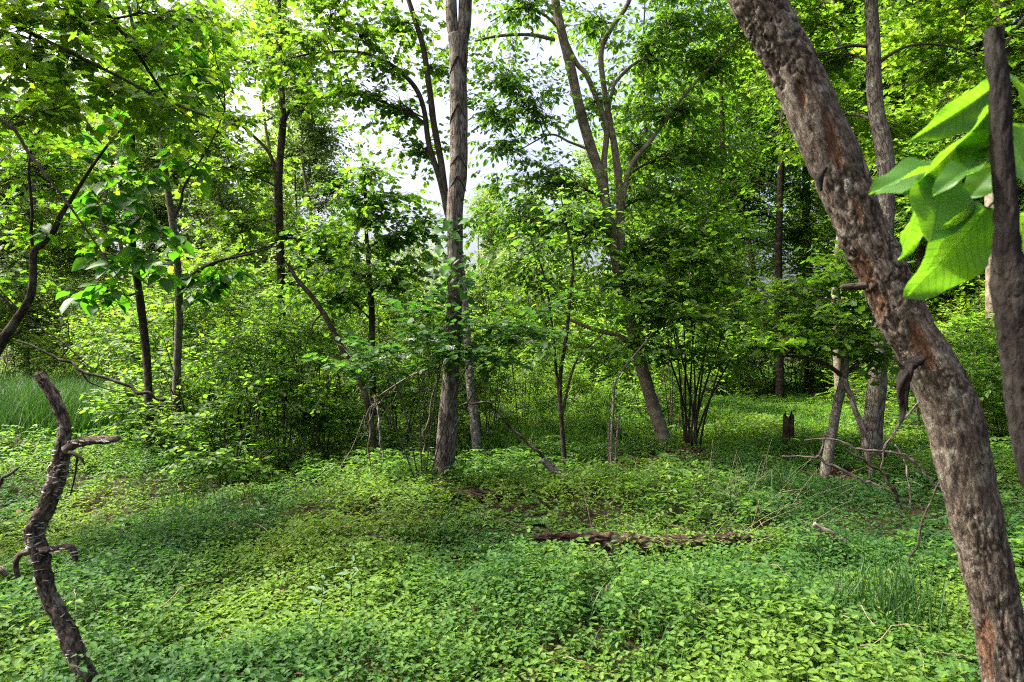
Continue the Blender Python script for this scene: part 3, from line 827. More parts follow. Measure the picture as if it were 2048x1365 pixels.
# the bushy many-stemmed shrub on the root mound
x0 = P(1385, 915, 8.9)
e = empty('multistem_shrub', (x0[0], x0[1], float(gz(x0[0], x0[1])[0])), 'bushy shrub with many thin dark stems fanning up from the brown root mound', 'shrub')
sps = []
for k, (tx, ty) in enumerate([(1330, 560), (1360, 520), (1400, 540), (1440, 560), (1470, 600), (1500, 650), (1300, 620), (1420, 620), (1380, 600), (1345, 640), (1455, 680)]):
    a = P(1372 + 2.5 * k, 925, 8.9 + U(-.1, .1)); a[2] = float(gz(a[0], a[1])[0]) - .05
    b = P(tx, ty, 8.9 + U(-.5, .5)); mid = a * .5 + b * .5 + np.array([(a[0] - b[0]) * .12, U(-.1, .1), .1])
    p, r = catmull([a, a * .75 + b * .25 + np.array([(a[0] - b[0]) * .1, 0, 0.05]), mid, b], [.016, .014, .011, .005], 40)
    mb = MB(); mb.tube(p[::5], r[::5], 7, 30, wob=.1); mb.build('stem', M['bark_dark'], e); sps.append((p, r))
grow(e, joinp(*sps), [B(1300, 560, 8.8, .5, .5, .25, 11), B(1380, 520, 8.8, .5, .5, .25, 12), B(1450, 560, 8.9, .5, .5, .25, 11), B(1330, 640, 8.6, .5, .5, .22, 11), B(1410, 620, 8.6, .5, .5, .22, 12), B(1480, 640, 8.8, .45, .5, .22, 10), B(1260, 600, 8.8, .45, .5, .22, 9),
                      B(1370, 700, 8.5, .5, .4, .18, 8), B(1450, 710, 8.6, .45, .4, .18, 8), B(1300, 700, 8.6, .4, .4, .15, 6), B(1240, 680, 8.6, .4, .4, .15, 6), B(1340, 450, 9, .5, .5, .25, 9), B(1420, 440, 9, .5, .5, .25, 8)],
     dict(size=.085, mat='leaf_mid', tmpl='round', m=7, spacing=.14, droop=.2, tilt=.4, k=2.8))

# bare pale canes
for k, (rows, lab) in enumerate([([(1224, 965, 7), (1222, 900, 6), (1226, 820, 5), (1230, 770, 4), (1245, 740, 3), (1270, 710, 3), (1305, 665, 2)], 'pale upright cane curving over at its tip, left of the root mound'),
                                 ([(1230, 950, 5), (1234, 880, 5), (1238, 830, 4)], 'short pale dead cane beside the taller curved cane'),
                                 ([(1218, 930, 4), (1218, 860, 3), (1219, 800, 2)], 'thinnest of the pale upright canes left of the root mound')]):
    pts, rad = pix_path(rows, 7.4 + .1 * k); pts, rad = to_ground(pts, rad, 1.1)
    mb = MB(); mb.tube(pts, rad, 7, 40, wob=.12); tag(mb.build('dead_cane', M['wood_dead']), lab, 'cane', 'pale canes')

# ------------------------------------------------------------------ foreground: leaning trunk, dark stem with big leaves, fungus stick
def snag_disp(bark, rm):
    a = np.abs(fbm(bark * np.array([70, 70, 22.]) + 4, 3) - .5) * 2
    return -.006 * (1 - sstep(0, .2, a)) + .006 * (fbm(bark * np.array([90, 90, 60.]), 2) - .5)


def furrow(bark):
    w = (fbm(bark * np.array([22, 22, 16.]) + 7, 3) - .5)[:, None] * 2.2
    n1 = np.abs(fbm(bark * np.array([30, 30, 6.5]) + w, 3) - .5) * 2            # narrow upright cracks where it nears 0
    n2 = np.abs(fbm(bark * np.array([22, 22, 20.]) + 31 + w * .6, 3) - .5) * 2  # shorter cross cracks
    big = sstep(.42, .6, fbm(bark * np.array([9, 9, 5.]) + 50, 2))
    return np.maximum(1 - sstep(.0, .15, n1), (1 - sstep(0, .09, n2)) * .7) * (.35 + .65 * big)


def fg_disp(bark, rm):
    b = fbm(bark * np.array([75, 75, 32.]), 3) - .5
    plate = sstep(.40, .60, fbm(bark * np.array([58, 58, 12.]) + 80, 3))
    lump = fbm(bark * np.array([7, 7, 3.]), 2) - .5
    return -.0065 * furrow(bark) + .0035 * b + .003 * plate + .011 * lump


fg_rows = [(2066, 1660, 100), (2040, 1490, 92), (2018, 1365, 88), (1989, 1200, 86), (1942, 1000, 90), (1905, 830, 100), (1861, 730, 97), (1814, 650, 92), (1768, 550, 91), (1724, 460, 91), (1664, 310, 93),
           (1598, 160, 94), (1550, 70, 96), (1514, 0, 98), (1440, -160, 94), (1330, -460, 82), (1200, -900, 56), (1080, -1300, 20)]
M['bark_fg'] = bark_mat('flaky_grey_bark', (.030, .022, .016), (.092, .072, .053), (.175, .148, .115), 80, .28, .9, 22, (.165, .16, .125), 85, .55, plates=.13)


def add_stripped(m):
    """bare orange wood where the bark has come away: long patches on the lower left flank"""
    n, l = m.node_tree.nodes, m.node_tree.links
    p = next(x for x in n if x.type == 'BSDF_PRINCIPLED')
    src = p.inputs['Base Color'].links[0].from_socket
    at = n.new('ShaderNodeAttribute'); at.attribute_name = 'strip'
    no = n.new('ShaderNodeTexNoise'); no.inputs['Scale'].default_value = 60; no.inputs['Detail'].default_value = 4
    ba = n.new('ShaderNodeAttribute'); ba.attribute_name = 'bark'
    mp = n.new('ShaderNodeMapping'); mp.inputs['Scale'].default_value = (1, 1, .2); l.new(ba.outputs['Vector'], mp.inputs[0]); l.new(mp.outputs[0], no.inputs['Vector'])
    r = ramp(n, [(.3, (.05, .026, .015)), (.55, (.125, .064, .034)), (.75, (.20, .135, .09))]); l.new(no.outputs['Fac'], r.inputs[0])
    mx = n.new('ShaderNodeMix'); mx.data_type = 'RGBA'; l.new(at.outputs['Fac'], mx.inputs[0]); l.new(src, mx.inputs[6]); l.new(r.outputs[0], mx.inputs[7])
    fa = n.new('ShaderNodeAttribute'); fa.attribute_name = 'furrow'
    fx = n.new('ShaderNodeMix'); fx.data_type = 'RGBA'; l.new(fa.outputs['Fac'], fx.inputs[0]); l.new(mx.outputs[2], fx.inputs[6]); fx.inputs[7].default_value = (.022, .015, .011, 1)
    l.new(fx.outputs[2], p.inputs['Base Color'])


add_stripped(M['bark_fg'])
pts, rad = pix_path(fg_rows, 1.9)
fe = empty('flaky_barked_tree', (pts[0][0], pts[0][1], float(gz(pts[0][0], pts[0][1])[0])), 'thick flaky-barked trunk leaning across the right foreground', 'tree')
pts = np.vstack([pts[0] + [0.03, 0, -.35], pts]); rad = np.concatenate([[rad[0] * 1.15], rad])
mb = MB()
NS, NR = 110, 620
mb.tube(pts, rad, NS, NR, disp=fg_disp)
V = mb.V[0]; bk = mb.bark[0]
zc = CAMH - (V[:, 2] - CAMH) * 0 
px = CX + V[:, 0] / V[:, 1] * F; py = CY - (V[:, 2] - CAMH) / V[:, 1] * F
strip = np.zeros(len(V))
cc, cr = catmull(pts, rad, NR)
L = np.concatenate([[0], np.cumsum(np.linalg.norm(np.diff(cc, axis=0), axis=1))])
# patches along the trunk: (height z of centre, half length, angle offset to the left 0..1, half width)
ring = np.repeat(np.arange(NR + 1), NS); ring = np.concatenate([ring, [0, NR]])
rel = V - cc[ring]
side = rel[:, 0] / cr[ring]
front = rel[:, 1] < cr[ring] * .35
wob_ = (fbm(bk * np.array([30, 30, 12.]), 3) - .5)
for z, hl, s0, hw in [(2.05, .085, -.25, .20), (1.86, .045, -.30, .14), (1.70, .06, -.78, .16), (1.49, .085, -.32, .26), (1.60, .05, -.85, .12), (.66, .11, -.92, .15), (.57, .04, .05, .16), (2.17, .04, -.55, .12)]:
    dz = (V[:, 2] - z) / hl; ds = (side - s0 - dz * .12) / hw
    k = 1 - sstep(.7, 1.05, np.sqrt(dz ** 2 + ds ** 2) + wob_ * .9)
    strip = np.maximum(strip, k * front)
nrm = norm(rel)
V = V - nrm * (strip * .006)[:, None]
mb.V[0] = V
to = mb.build('trunk', M['bark_fg'], fe)
a = to.data.attributes.new('furrow', 'FLOAT', 'POINT'); a.data.foreach_set('value', (furrow(bk) * .85).astype(np.float32))
a = to.data.attributes.new('strip', 'FLOAT', 'POINT'); a.data.foreach_set('value', strip.astype(np.float32))
fgt = catmull(pts, rad, 120)
mb = MB(); mb.tube(pix_path([(1730, 572, 24), (1708, 574, 14), (1690, 574, 11), (1683, 575, 9)], 1.86)[0], [.012, .009, .007, .006], 8, 20, wob=.25, wobf=20); mb.build('branch_stub', M['bark_dark'], fe)
mb = MB(); mb.tube(pix_path([(1845, 720, 30), (1822, 730, 26), (1808, 758, 24), (1805, 800, 22), (1806, 830, 10), (1798, 852, 6)], 1.84)[0], [.014, .013, .015, .011, .007, .002], 16, 60, wob=.85, wobf=30); mb.tube(pix_path([(1826, 728, 8), (1816, 760, 8), (1812, 795, 6), (1815, 822, 3)], 1.83)[0], [.008, .007, .006, .002], 8, 30, wob=.8, wobf=30); mb.tube(pix_path([(1812, 750, 8), (1800, 775, 6), (1797, 800, 3)], 1.83)[0], [.007, .005, .001], 8, 24, wob=.8, wobf=30); mb.build('peeling_bark', M['bark_black'], fe)
mb = MB(); mb.tube(pix_path([(1812, 742, 8), (1798, 728, 7), (1786, 712, 4)], 1.84)[0], [.006, .005, .002], 6, 12, wob=.3); mb.build('branch_stub', M['bark_dark'], fe)
mb = MB(); mb.tube(pix_path([(1652, 335, 8), (1640, 355, 12), (1642, 382, 6)], 1.84)[0], [.006, .010, .004], 8, 16, wob=.4, wobf=25); mb.build('peeling_bark', M['bark_black'], fe)
grow(fe, (fgt[0][95:], fgt[1][95:]), [B(1350, -700, 2.6, .9, .9, .4, 10), B(900, -1100, 2.6, 1.1, 1.1, .5, 10)], dict(size=.10, mat='leaf_fresh', spacing=.2, m=5))


def vein_extra(m, n, l, p, t, r1, r2):
    tc = n.new('ShaderNodeTexCoord')
    sx = n.new('ShaderNodeSeparateXYZ'); l.new(tc.outputs['Object'], sx.inputs[0])
    ab = n.new('ShaderNodeMath'); ab.operation = 'ABSOLUTE'; l.new(sx.outputs['Y'], ab.inputs[0])
    mu = n.new('ShaderNodeMath'); mu.operation = 'MULTIPLY_ADD'; mu.inputs[1].default_value = -.62; l.new(ab.outputs[0], mu.inputs[0]); l.new(sx.outputs['X'], mu.inputs[2])
    fr = n.new('ShaderNodeMath'); fr.operation = 'MULTIPLY'; fr.inputs[1].default_value = 12; l.new(mu.outputs[0], fr.inputs[0])
    pp = n.new('ShaderNodeMath'); pp.operation = 'PINGPONG'; pp.inputs[1].default_value = .5; l.new(fr.outputs[0], pp.inputs[0])
    v1 = n.new('ShaderNodeMapRange'); v1.inputs['From Max'].default_value = .12; v1.inputs['To Min'].default_value = .58; l.new(pp.outputs[0], v1.inputs['Value'])
    v2 = n.new('ShaderNodeMapRange'); v2.inputs['From Max'].default_value = .012; v2.inputs['To Min'].default_value = .4; l.new(ab.outputs[0], v2.inputs['Value'])
    mn = n.new('ShaderNodeMath'); mn.operation = 'MINIMUM'; l.new(v1.outputs[0], mn.inputs[0]); l.new(v2.outputs[0], mn.inputs[1])
    no = n.new('ShaderNodeTexNoise'); no.inputs['Scale'].default_value = 5; no.inputs['Detail'].default_value = 6; l.new(tc.outputs['Object'], no.inputs['Vector'])
    bl = n.new('ShaderNodeMapRange'); bl.inputs['From Min'].default_value = .3; bl.inputs['From Max'].default_value = .7; bl.inputs['To Min'].default_value = .72; bl.inputs['To Max'].default_value = 1.1; l.new(no.outputs['Fac'], bl.inputs['Value'])
    sp = n.new('ShaderNodeTexNoise'); sp.inputs['Scale'].default_value = 22; l.new(tc.outputs['Object'], sp.inputs['Vector'])
    sm = n.new('ShaderNodeMapRange'); sm.inputs['From Min'].default_value = .72; sm.inputs['From Max'].default_value = .76; sm.inputs['To Min'].default_value = 1; sm.inputs['To Max'].default_value = .35; l.new(sp.outputs['Fac'], sm.inputs['Value'])
    q1 = n.new('ShaderNodeMath'); q1.operation = 'MULTIPLY'; l.new(mn.outputs[0], q1.inputs[0]); l.new(bl.outputs[0], q1.inputs[1])
    q2 = n.new('ShaderNodeMath'); q2.operation = 'MULTIPLY'; l.new(q1.outputs[0], q2.inputs[0]); l.new(sm.outputs[0], q2.inputs[1])
    mx = n.new('ShaderNodeMix'); mx.data_type = 'RGBA'; mx.blend_type = 'MULTIPLY'; mx.inputs[0].default_value = 1
    l.new(r2.outputs[0], mx.inputs[6]); l.new(q2.outputs[0], mx.inputs[7]); l.new(mx.outputs[2], t.inputs['Color'])


M['leaf_front'] = leaf_mat('large_veined_leaf', [(.03, .085, .012), (.045, .12, .014), (.06, .15, .016)], [(.10, .30, .010), (.16, .38, .014), (.24, .45, .02)], .5, .42, .35, vein_extra)
FL = [leaf_mesh('leaf', M['leaf_front'], 22, 14, w, f, c, 11, .35) for w, f, c in ((.40, .22, .14), (.36, .3, .2), (.42, .15, .10))]
st_rows = [(2290, 2600, 66), (2230, 2000, 66), (2140, 1400, 64), (2096, 1050, 62), (2064, 900, 60), (2044, 765, 60), (2028, 650, 60), (2022, 565, 70), (2014, 505, 50), (2012, 400, 42), (2003, 290, 38), (2000, 180, 36), (1990, 110, 36), (1986, 58, 26)]
pts, rad = pix_path(st_rows, 1.05)
g = float(gz(pts[0][0], pts[0][1])[0])
pts[0][2] = g - .1
se = empty('bigleaf_sapling', (pts[0][0], pts[0][1], g), 'dark broken-topped stem at the right edge with huge bright veined leaves', 'sapling')
mb = MB(); mb.tube(pts, rad * 1.05, 40, 300, wob=.13, wobf=9, disp=lambda b, r: .35 * snag_disp(b, r)); mb.build('trunk', M['bark_black'], se)
tw = catmull(pts, rad, 80)
for k, (b, tp_, w, nv, v, d) in enumerate([
        ((1990, 172), (1853, 280), .5, (.6, -.7, .1), 1, 1.02), ((1992, 205), (1843, 400), .55, (.55, -.75, -.1), 1, .98), ((1992, 262), (1916, 352), 1.0, (.1, -.9, .45), 2, .96),
        ((1905, 335), (1742, 352), .55, (0, -.35, .95), 1, 1.06), ((1900, 352), (1752, 372), .95, (0, -.6, .85), 0, 1.08), ((1846, 362), (1822, 526), .92, (.5, -.85, -.1), 0, 1.12),
        ((1885, 352), (1872, 478), 1.12, (.1, -.95, .25), 2, 1.02), ((1978, 415), (1830, 602), .80, (.45, -.88, -.02), 2, 1.02), ((2012, 150), (2090, 240), .8, (.2, -.7, .7), 0, 1.08),
        ((2012, 250), (2095, 400), .85, (.2, -.9, .4), 2, 1.06), ((1996, 330), (1935, 395), 1.0, (0, -.8, .6), 0, 1.14), ((2020, 430), (2060, 620), .9, (.1, -.95, .2), 2, 1.12),
        ((1960, 330), (1870, 368), .6, (0, -.5, .9), 1, .97), ((1985, 240), (1900, 200), .5, (0, -.5, .9), 1, 1.15), ((1700, 395), (1655, 440), .8, (0, -.9, .4), 0, 2.1)]):
    base, tip = P(*b, d + .1), P(*tp_, d + .07 + .05 * (k % 3))
    big_leaf(FL[v], base, tip, nv, w, se)
    if k < 14:
        j = int(np.argmin(np.linalg.norm(tw[0] - base, axis=1)))
        mb = MB(); mb.tube(curve3(tw[0][j], base, .1, .05, 5), np.linspace(.003, .0016, 5), 5, 8); mb.build('petiole', M['leaf_front'], se)

# the dead stick with bracket fungi at the left

st = [(178, 1375, 38), (160, 1325, 38), (128, 1250, 34), (98, 1190, 31), (80, 1110, 34), (70, 1060, 36), (95, 1010, 34), (112, 960, 33), (125, 905, 30), (128, 850, 23), (110, 800, 23), (88, 765, 23), (76, 748, 20)]
pts, rad = pix_path(st, 2.62)
pts, rad = to_ground(pts, rad, 1.1)
sk = empty('fungus_snag', (pts[0][0], pts[0][1], float(gz(pts[0][0], pts[0][1])[0])), 'crooked dead stick studded with pale bracket fungi at the lower left', 'snag')
mb = MB(); mb.tube(pts, rad, 48, 340, wob=.2, wobf=18, disp=lambda b, r: 1.25 * snag_disp(b, r)); mb.build('trunk', M['wood_snag'], sk)
path = catmull(pts, rad, 200)
arms = []
for rows in ([(130, 900, 20), (150, 888, 18), (185, 882, 17), (220, 880, 15), (238, 876, 11)], [(82, 1100, 14), (110, 1098, 12), (140, 1094, 13), (148, 1105, 11), (151, 1122, 9)], [(62, 1102, 14), (40, 1110, 12), (31, 1130, 11), (36, 1155, 9)]):
    p, r = pix_path(rows, 2.60)
    mb = MB(); mb.tube(p, r, 14, 60, wob=.3, wobf=18); mb.build('branch', M['wood_snag'], sk); arms.append(catmull(p, r, 60))
for rows in ([(138, 905, 8), (160, 915, 6), (170, 930, 4)], [(155, 912, 5), (150, 950, 4), (142, 985, 3), (141, 990, 2)]):
    p, r = pix_path(rows, 2.57); mb = MB(); mb.tube(p, r, 7, 20, wob=.2); mb.build('twig', M['bark_dark'], sk)
u = np.linspace(0, math.pi, 9)
fv = [(0, 0, .0)] + [(math.sin(a) * 1.0 * (1 + .08 * math.sin(3 * a)), math.cos(a) * 1.15, -.08) for a in u] + [(math.sin(a) * .9, math.cos(a), -.32) for a in u] + [(0, 0, -.4)]
ft = [[0, i + 1, i + 2] for i in range(8)] + [[19, 10 + i + 1, 10 + i] for i in range(8)]
fq = [[i + 1, i + 10, i + 11, i + 2] for i in range(8)]
fm = MB(); fm.add(np.array(fv), [np.array(ft), np.array(fq)])
FUN = fm.mesh('bracket_fungus', M['fungus'], False)
for k in range(150):
    if k < 125:
        pp, rr = path; i = int(len(pp) * np.clip(rng.choice([U(.2, .5), U(.38, .72), U(.60, .72)]), 0, .95))
    else:
        pp, rr = arms[int(rng.choice([0, 0, 1]))]; i = int(U(3, 50))
    a = U(-2.9, .2) if k % 3 else U(-3.6, .6)
    out = np.array([math.cos(a), math.sin(a), 0])
    T = norm(pp[min(i + 1, len(pp) - 1)] - pp[max(i - 1, 0)])
    out = norm(out - T * np.dot(out, T))
    s = U(.004, .012)
    b = pp[i] + out * rr[i] * .93
    X = norm(np.array([out[0], out[1], out[2] * .3])); Z = norm(np.array([0, 0, 1.]) - X * X[2] + rng.normal(0, .38, 3)); Z = norm(Z - X * np.dot(Z, X)); Y = np.cross(Z, X)
    o = bpy.data.objects.new('bracket_fungus', FUN); COL.objects.link(o)
    o.parent = sk; o.matrix_parent_inverse = Matrix.Translation(-Vector(sk.location))
    o.matrix_basis = Matrix(((X[0] * s, Y[0] * s, Z[0] * s, b[0]), (X[1] * s, Y[1] * s, Z[1] * s, b[1]), (X[2] * s, Y[2] * s, Z[2] * s, b[2]), (0, 0, 0, 1)))

# ------------------------------------------------------------------ dead wood: every log, stump and fallen bough is a thing
def rot_disp(bark, rm):
    a = np.abs(fbm(bark * np.array([40, 40, 9.]) + 4, 3) - .5) * 2
    return -.016 * (1 - sstep(0, .25, a)) + .02 * (fbm(bark * np.array([45, 45, 30.]), 3) - .5)


def kink(p, r):
    """dead wood is never a smooth arc: small bends at the old nodes"""
    if r.max() > .04: return p, r
    c, rr = catmull(p, r, 3 * (len(p) - 1))
    c[1:-1] += rng.normal(0, 1, (len(c) - 2, 3)) * (np.linalg.norm(np.diff(c, axis=0), axis=1).mean() * .11)
    rr[1:-1] *= U(.8, 1.2, len(rr) - 2)
    return c, rr


def deadwood(name, label, cat, parts, mat, d, group=None, wob=.18, sides=9, foot=False, part='branch'):
    """first list is the main piece, the others are its side pieces"""
    p, r = pix_path(parts[0], d)
    if foot: p, r = to_ground(p, r, 1.1)
    p, r = kink(p, r)
    if len(parts) == 1:
        mb = MB(); mb.tube(p, r, sides, (14 if len(p) < 9 else 4) * len(p), wob=wob, wobf=14, seed=float(U(0, 9)))
        return tag(mb.build(name, M[mat]), label, cat, group)
    e = empty(name, p[0], label, cat, group)
    mb = MB(); mb.tube(p, r, sides * (2 if sides > 20 else 1), (26 if sides > 20 else 14) * len(p), wob=wob, wobf=14, seed=float(U(0, 9)), disp=rot_disp if sides > 20 else None); mb.build('main_bough', M[mat], e)
    for q in parts[1:]:
        p, r = kink(*pix_path(q, d)); mb = MB(); mb.tube(p, r, max(5, sides - 3), 10 * len(p), wob=wob, wobf=14, seed=float(U(0, 9))); mb.build(part, M[mat], e)
    return e


e = deadwood('broken_snag', 'dark broken snag leaning left with a pointed end, left of the tall trunk', 'snag',
         [[(752, 905, 13), (728, 780, 12), (705, 735, 12), (680, 690, 11), (655, 640, 11), (625, 595, 10), (595, 560, 9), (575, 527, 6)], [(645, 625, 4), (628, 648, 3), (612, 690, 2)]], 'bark_dark', 8.0, foot=True)
deadwood('fallen_log', 'long rotten dark log lying across the ground cover in the centre foreground', 'log',
         [[(1058, 1078, 8), (1130, 1074, 20), (1190, 1078, 28), (1240, 1086, 38), (1320, 1090, 40), (1400, 1086, 32), (1470, 1080, 26), (1552, 1077, 10)], [(1180, 1084, 12), (1168, 1070, 8), (1160, 1068, 4)], [(1290, 1100, 14), (1255, 1118, 9), (1230, 1126, 5)]],
         'wood_rot', 4.84, wob=.42, sides=22, part='broken_limb')
deadwood('short_log', 'short pinkish bare log tilted in the sunny leaves at the right', 'log', [[(1628, 1048, 9), (1660, 1070, 14), (1700, 1094, 15), (1726, 1108, 11)]], 'wood_dead', 4.75, wob=.2, sides=14)
deadwood('dark_stick', 'short dark stick poking up left of the pinkish log', 'stick', [[(1645, 1128, 9), (1630, 1100, 8), (1611, 1076, 6)]], 'bark_dark', 4.8)
deadwood('mottled_log', 'mottled log end tipped into the leaves below the arching dead bough', 'log', [[(1085, 920, 13), (1112, 944, 18), (1140, 962, 17), (1162, 980, 12)]], 'bark_lichen', 6.5, wob=.25, sides=14)
deadwood('arching_bough', 'thin dead bough arching from the tall trunk down to the mottled log', 'bough',
         [[(1112, 940, 8), (1060, 890, 6), (1010, 845, 5), (985, 815, 4), (960, 806, 4), (920, 812, 3)], [(1090, 915, 4), (1060, 948, 3), (1035, 975, 2)], [(1095, 925, 4), (1075, 955, 3), (1060, 985, 2)]], 'bark_dark', 7.1)
deadwood('rotten_wood', 'crumbling red rotten wood at the foot of the tall trunk', 'log', [[(858, 974, 8), (900, 984, 16), (945, 996, 26), (975, 1000, 20), (1005, 1000, 8)], [(880, 974, 6), (950, 984, 7), (1026, 994, 4)]], 'wood_rot', 6.05, wob=.5, sides=14, part='splinter')
deadwood('lying_stick', 'thin dark stick lying on bright leaves left of the sunken log', 'stick', [[(735, 1066, 5), (765, 1078, 8), (792, 1082, 4)]], 'bark_dark', 4.75)
deadwood('thin_rod', 'thin pale stick curving over the leaves right of the long log', 'stick', [[(1445, 1148, 4), (1490, 1124, 5), (1540, 1114, 5), (1610, 1118, 5), (1650, 1122, 3)]], 'wood_dead', 4.7)
deadwood('dry_stalk', 'two thin pale dry stalks leaning at the bottom left near the fungus stick', 'stalk', [[(270, 1290, 4), (290, 1325, 4), (318, 1362, 3)], [(285, 1300, 3), (300, 1335, 3), (312, 1365, 2)]], 'wood_dead', 3.2, part='stalk')
deadwood('dark_twig', 'dark twig lying in the leaves at the bottom right of centre', 'twig', [[(1308, 1195, 4), (1335, 1235, 5), (1372, 1278, 3)]], 'bark_dark', 3.9)
deadwood('low_bough', 'long thin dark bough slanting down at the left above the tall grass', 'bough', [[(33, 682, 4), (110, 715, 5), (157, 737, 6), (212, 755, 6), (280, 785, 7), (330, 800, 6)], [(157, 737, 4), (180, 765, 3), (240, 785, 2)], [(120, 718, 3), (140, 680, 2), (135, 640, 2)]], 'bark_dark', 6.6)
deadwood('old_log', 'dark decaying log among leaves at the left edge', 'log', [[(-60, 890, 30), (0, 888, 32), (50, 896, 26), (110, 908, 14), (190, 908, 10), (260, 912, 5)]], 'wood_rot', 8.6, wob=.35, sides=16)
deadwood('edge_stub', 'dark stub poking in at the left edge beside the fungus stick', 'snag', [[(-60, 1190, 22), (-20, 1150, 18), (0, 1140, 14), (12, 1152, 10)], [(-40, 1000, 8), (0, 968, 7), (38, 935, 5)]], 'bark_grey', 3.3)

# the tangle of dead boughs at the right
for lab, parts, d, mt in [
        ('pale forked dead bough hanging from the small maple to the ground', [[(1690, 758, 11), (1706, 805, 12), (1724, 854, 12), (1730, 890, 11), (1740, 933, 10), (1748, 969, 8), (1752, 1004, 6), (1766, 1032, 5), (1782, 1056, 3)], [(1742, 930, 6), (1738, 980, 5), (1736, 1024, 3)], [(1722, 842, 10), (1738, 862, 6)]], 7.0, 'wood_dead'),
        ('long thin dead bough lying level across the tangle at the right', [[(1609, 881, 3), (1677, 883, 4), (1708, 895, 5), (1748, 901, 5), (1797, 907, 5), (1827, 921, 6), (1851, 949, 6), (1872, 978, 6)]], 6.4, 'wood_dead'),
        ('reddish straight dead bough sloping down from the short stump', [[(1564, 913, 3), (1609, 914, 4), (1637, 918, 5), (1669, 933, 6), (1720, 957, 6), (1748, 969, 6), (1786, 986, 6)], [(1637, 918, 4), (1645, 890, 3), (1650, 860, 2)]], 6.2, 'wood_dead'),
        ('dark upright dead stick with its foot in the sunny leaves at the right', [[(1813, 1095, 7), (1807, 1044, 7), (1797, 1008, 7), (1786, 979, 9), (1783, 970, 8)], [(1783, 975, 6), (1756, 941, 6), (1720, 917, 5), (1686, 899, 4)]], 5.6, 'bark_dark'),
        ('thin dead bough curving up towards the leaning foreground trunk', [[(1761, 945, 4), (1764, 913, 4), (1773, 886, 5), (1795, 854, 5), (1830, 815, 5), (1850, 800, 5)]], 6.3, 'wood_dead'),
        ('grey upright dead twig beside the leaning foreground trunk', [[(1823, 1024, 4), (1821, 979, 5), (1815, 939, 5), (1805, 915, 5), (1790, 890, 3)]], 6.1, 'wood_dead'),
        ('dark slanting stalk in front of the grass tuft at the right', [[(1815, 1180, 4), (1823, 1115, 5), (1843, 1048, 5), (1872, 977, 4), (1885, 940, 2)]], 4.3, 'bark_dark')]:
    deadwood('dead_bough', lab, 'bough', parts, mt, d, 'dead boughs tangled at the right')

# dangling dead boughs left of the big trunk
for lab, parts, d, mt in [
        ('dead bough drooping from the tall trunk to the ground at its left', [[(892, 726, 3.4), (826, 751, 3.9), (780, 780, 3.9), (751, 799, 3.9), (742, 825, 3.4), (739, 870, 3.4), (742, 962, 2.8)], [(780, 780, 2.2), (752, 815, 1.7), (729, 860, 1.1)], [(800, 768, 2.2), (770, 800, 1.7), (748, 850, 1.1)], [(826, 751, 2.2), (790, 790, 1.7), (764, 840, 1.1), (756, 880, 1.1)], [(760, 795, 2.2), (735, 830, 1.7), (722, 880, 1.1)]], 6.9, 'wood_dead'),
        ('pale standing dead pole left of the tall trunk', [[(775, 972, 6.1), (768, 918, 5.6), (761, 870, 5.1), (755, 822, 4.5), (750, 790, 2.8)]], 7.1, 'bark_lichen'),
        ('mossy thin pole leaning against the left side of the tall trunk', [[(846, 980, 4.5), (848, 886, 4.5), (858, 838, 3.9), (871, 764, 3.4), (884, 700, 2.2)]], 6.8, 'bark_moss'),
        ('thin dead twig slanting down left from the drooping dead bough', [[(729, 831, 1.7), (706, 886, 1.7), (684, 928, 2.2), (667, 958, 1.7)]], 6.9, 'wood_dead')]:
    deadwood('hanging_bough', lab, 'bough', parts, mt, d, 'dead boughs left of the tall trunk')

# stump with a jagged top
c = P(1577, 914, 9.0); c[2] = float(gz(c[0], c[1])[0])
mb = MB()
NSI = 22; th = np.linspace(0, 2 * math.pi, NSI, endpoint=False)
rows = []
for k, z in enumerate([-.1, .0, .12, .25, .36, .42]):
    r = .078 - .012 * k / 5 + .01 * (k == 0)
    rr = r * (1 + .16 * np.sin(3 * th + 1) * .5 + .08 * rng.normal(0, 1, NSI))
    zt = z + (np.maximum(0, .10 * np.sin(2 * th + .6) + .03 * rng.normal(0, 1, NSI)) if k == 5 else 0)
    rows.append(np.stack([rr * np.cos(th), rr * np.sin(th), np.broadcast_to(zt, th.shape)], 1))
for k in (.36, .30):
    rows.append(np.stack([.045 * np.cos(th), .045 * np.sin(th), np.full(NSI, k) + .02 * rng.normal(0, 1, NSI)], 1))
V = np.vstack(rows) + c
q = [[k * NSI + j, k * NSI + (j + 1) % NSI, (k + 1) * NSI + (j + 1) % NSI, (k + 1) * NSI + j] for k in range(len(rows) - 1) for j in range(NSI)]
mb.add(V, [np.array(q), np.array([[(len(rows) - 1) * NSI + j for j in range(NSI)]])], .5, V)
tag(mb.build('stump', M['wood_rot']), 'short upright jagged brown stump in the green clearing', 'stump')


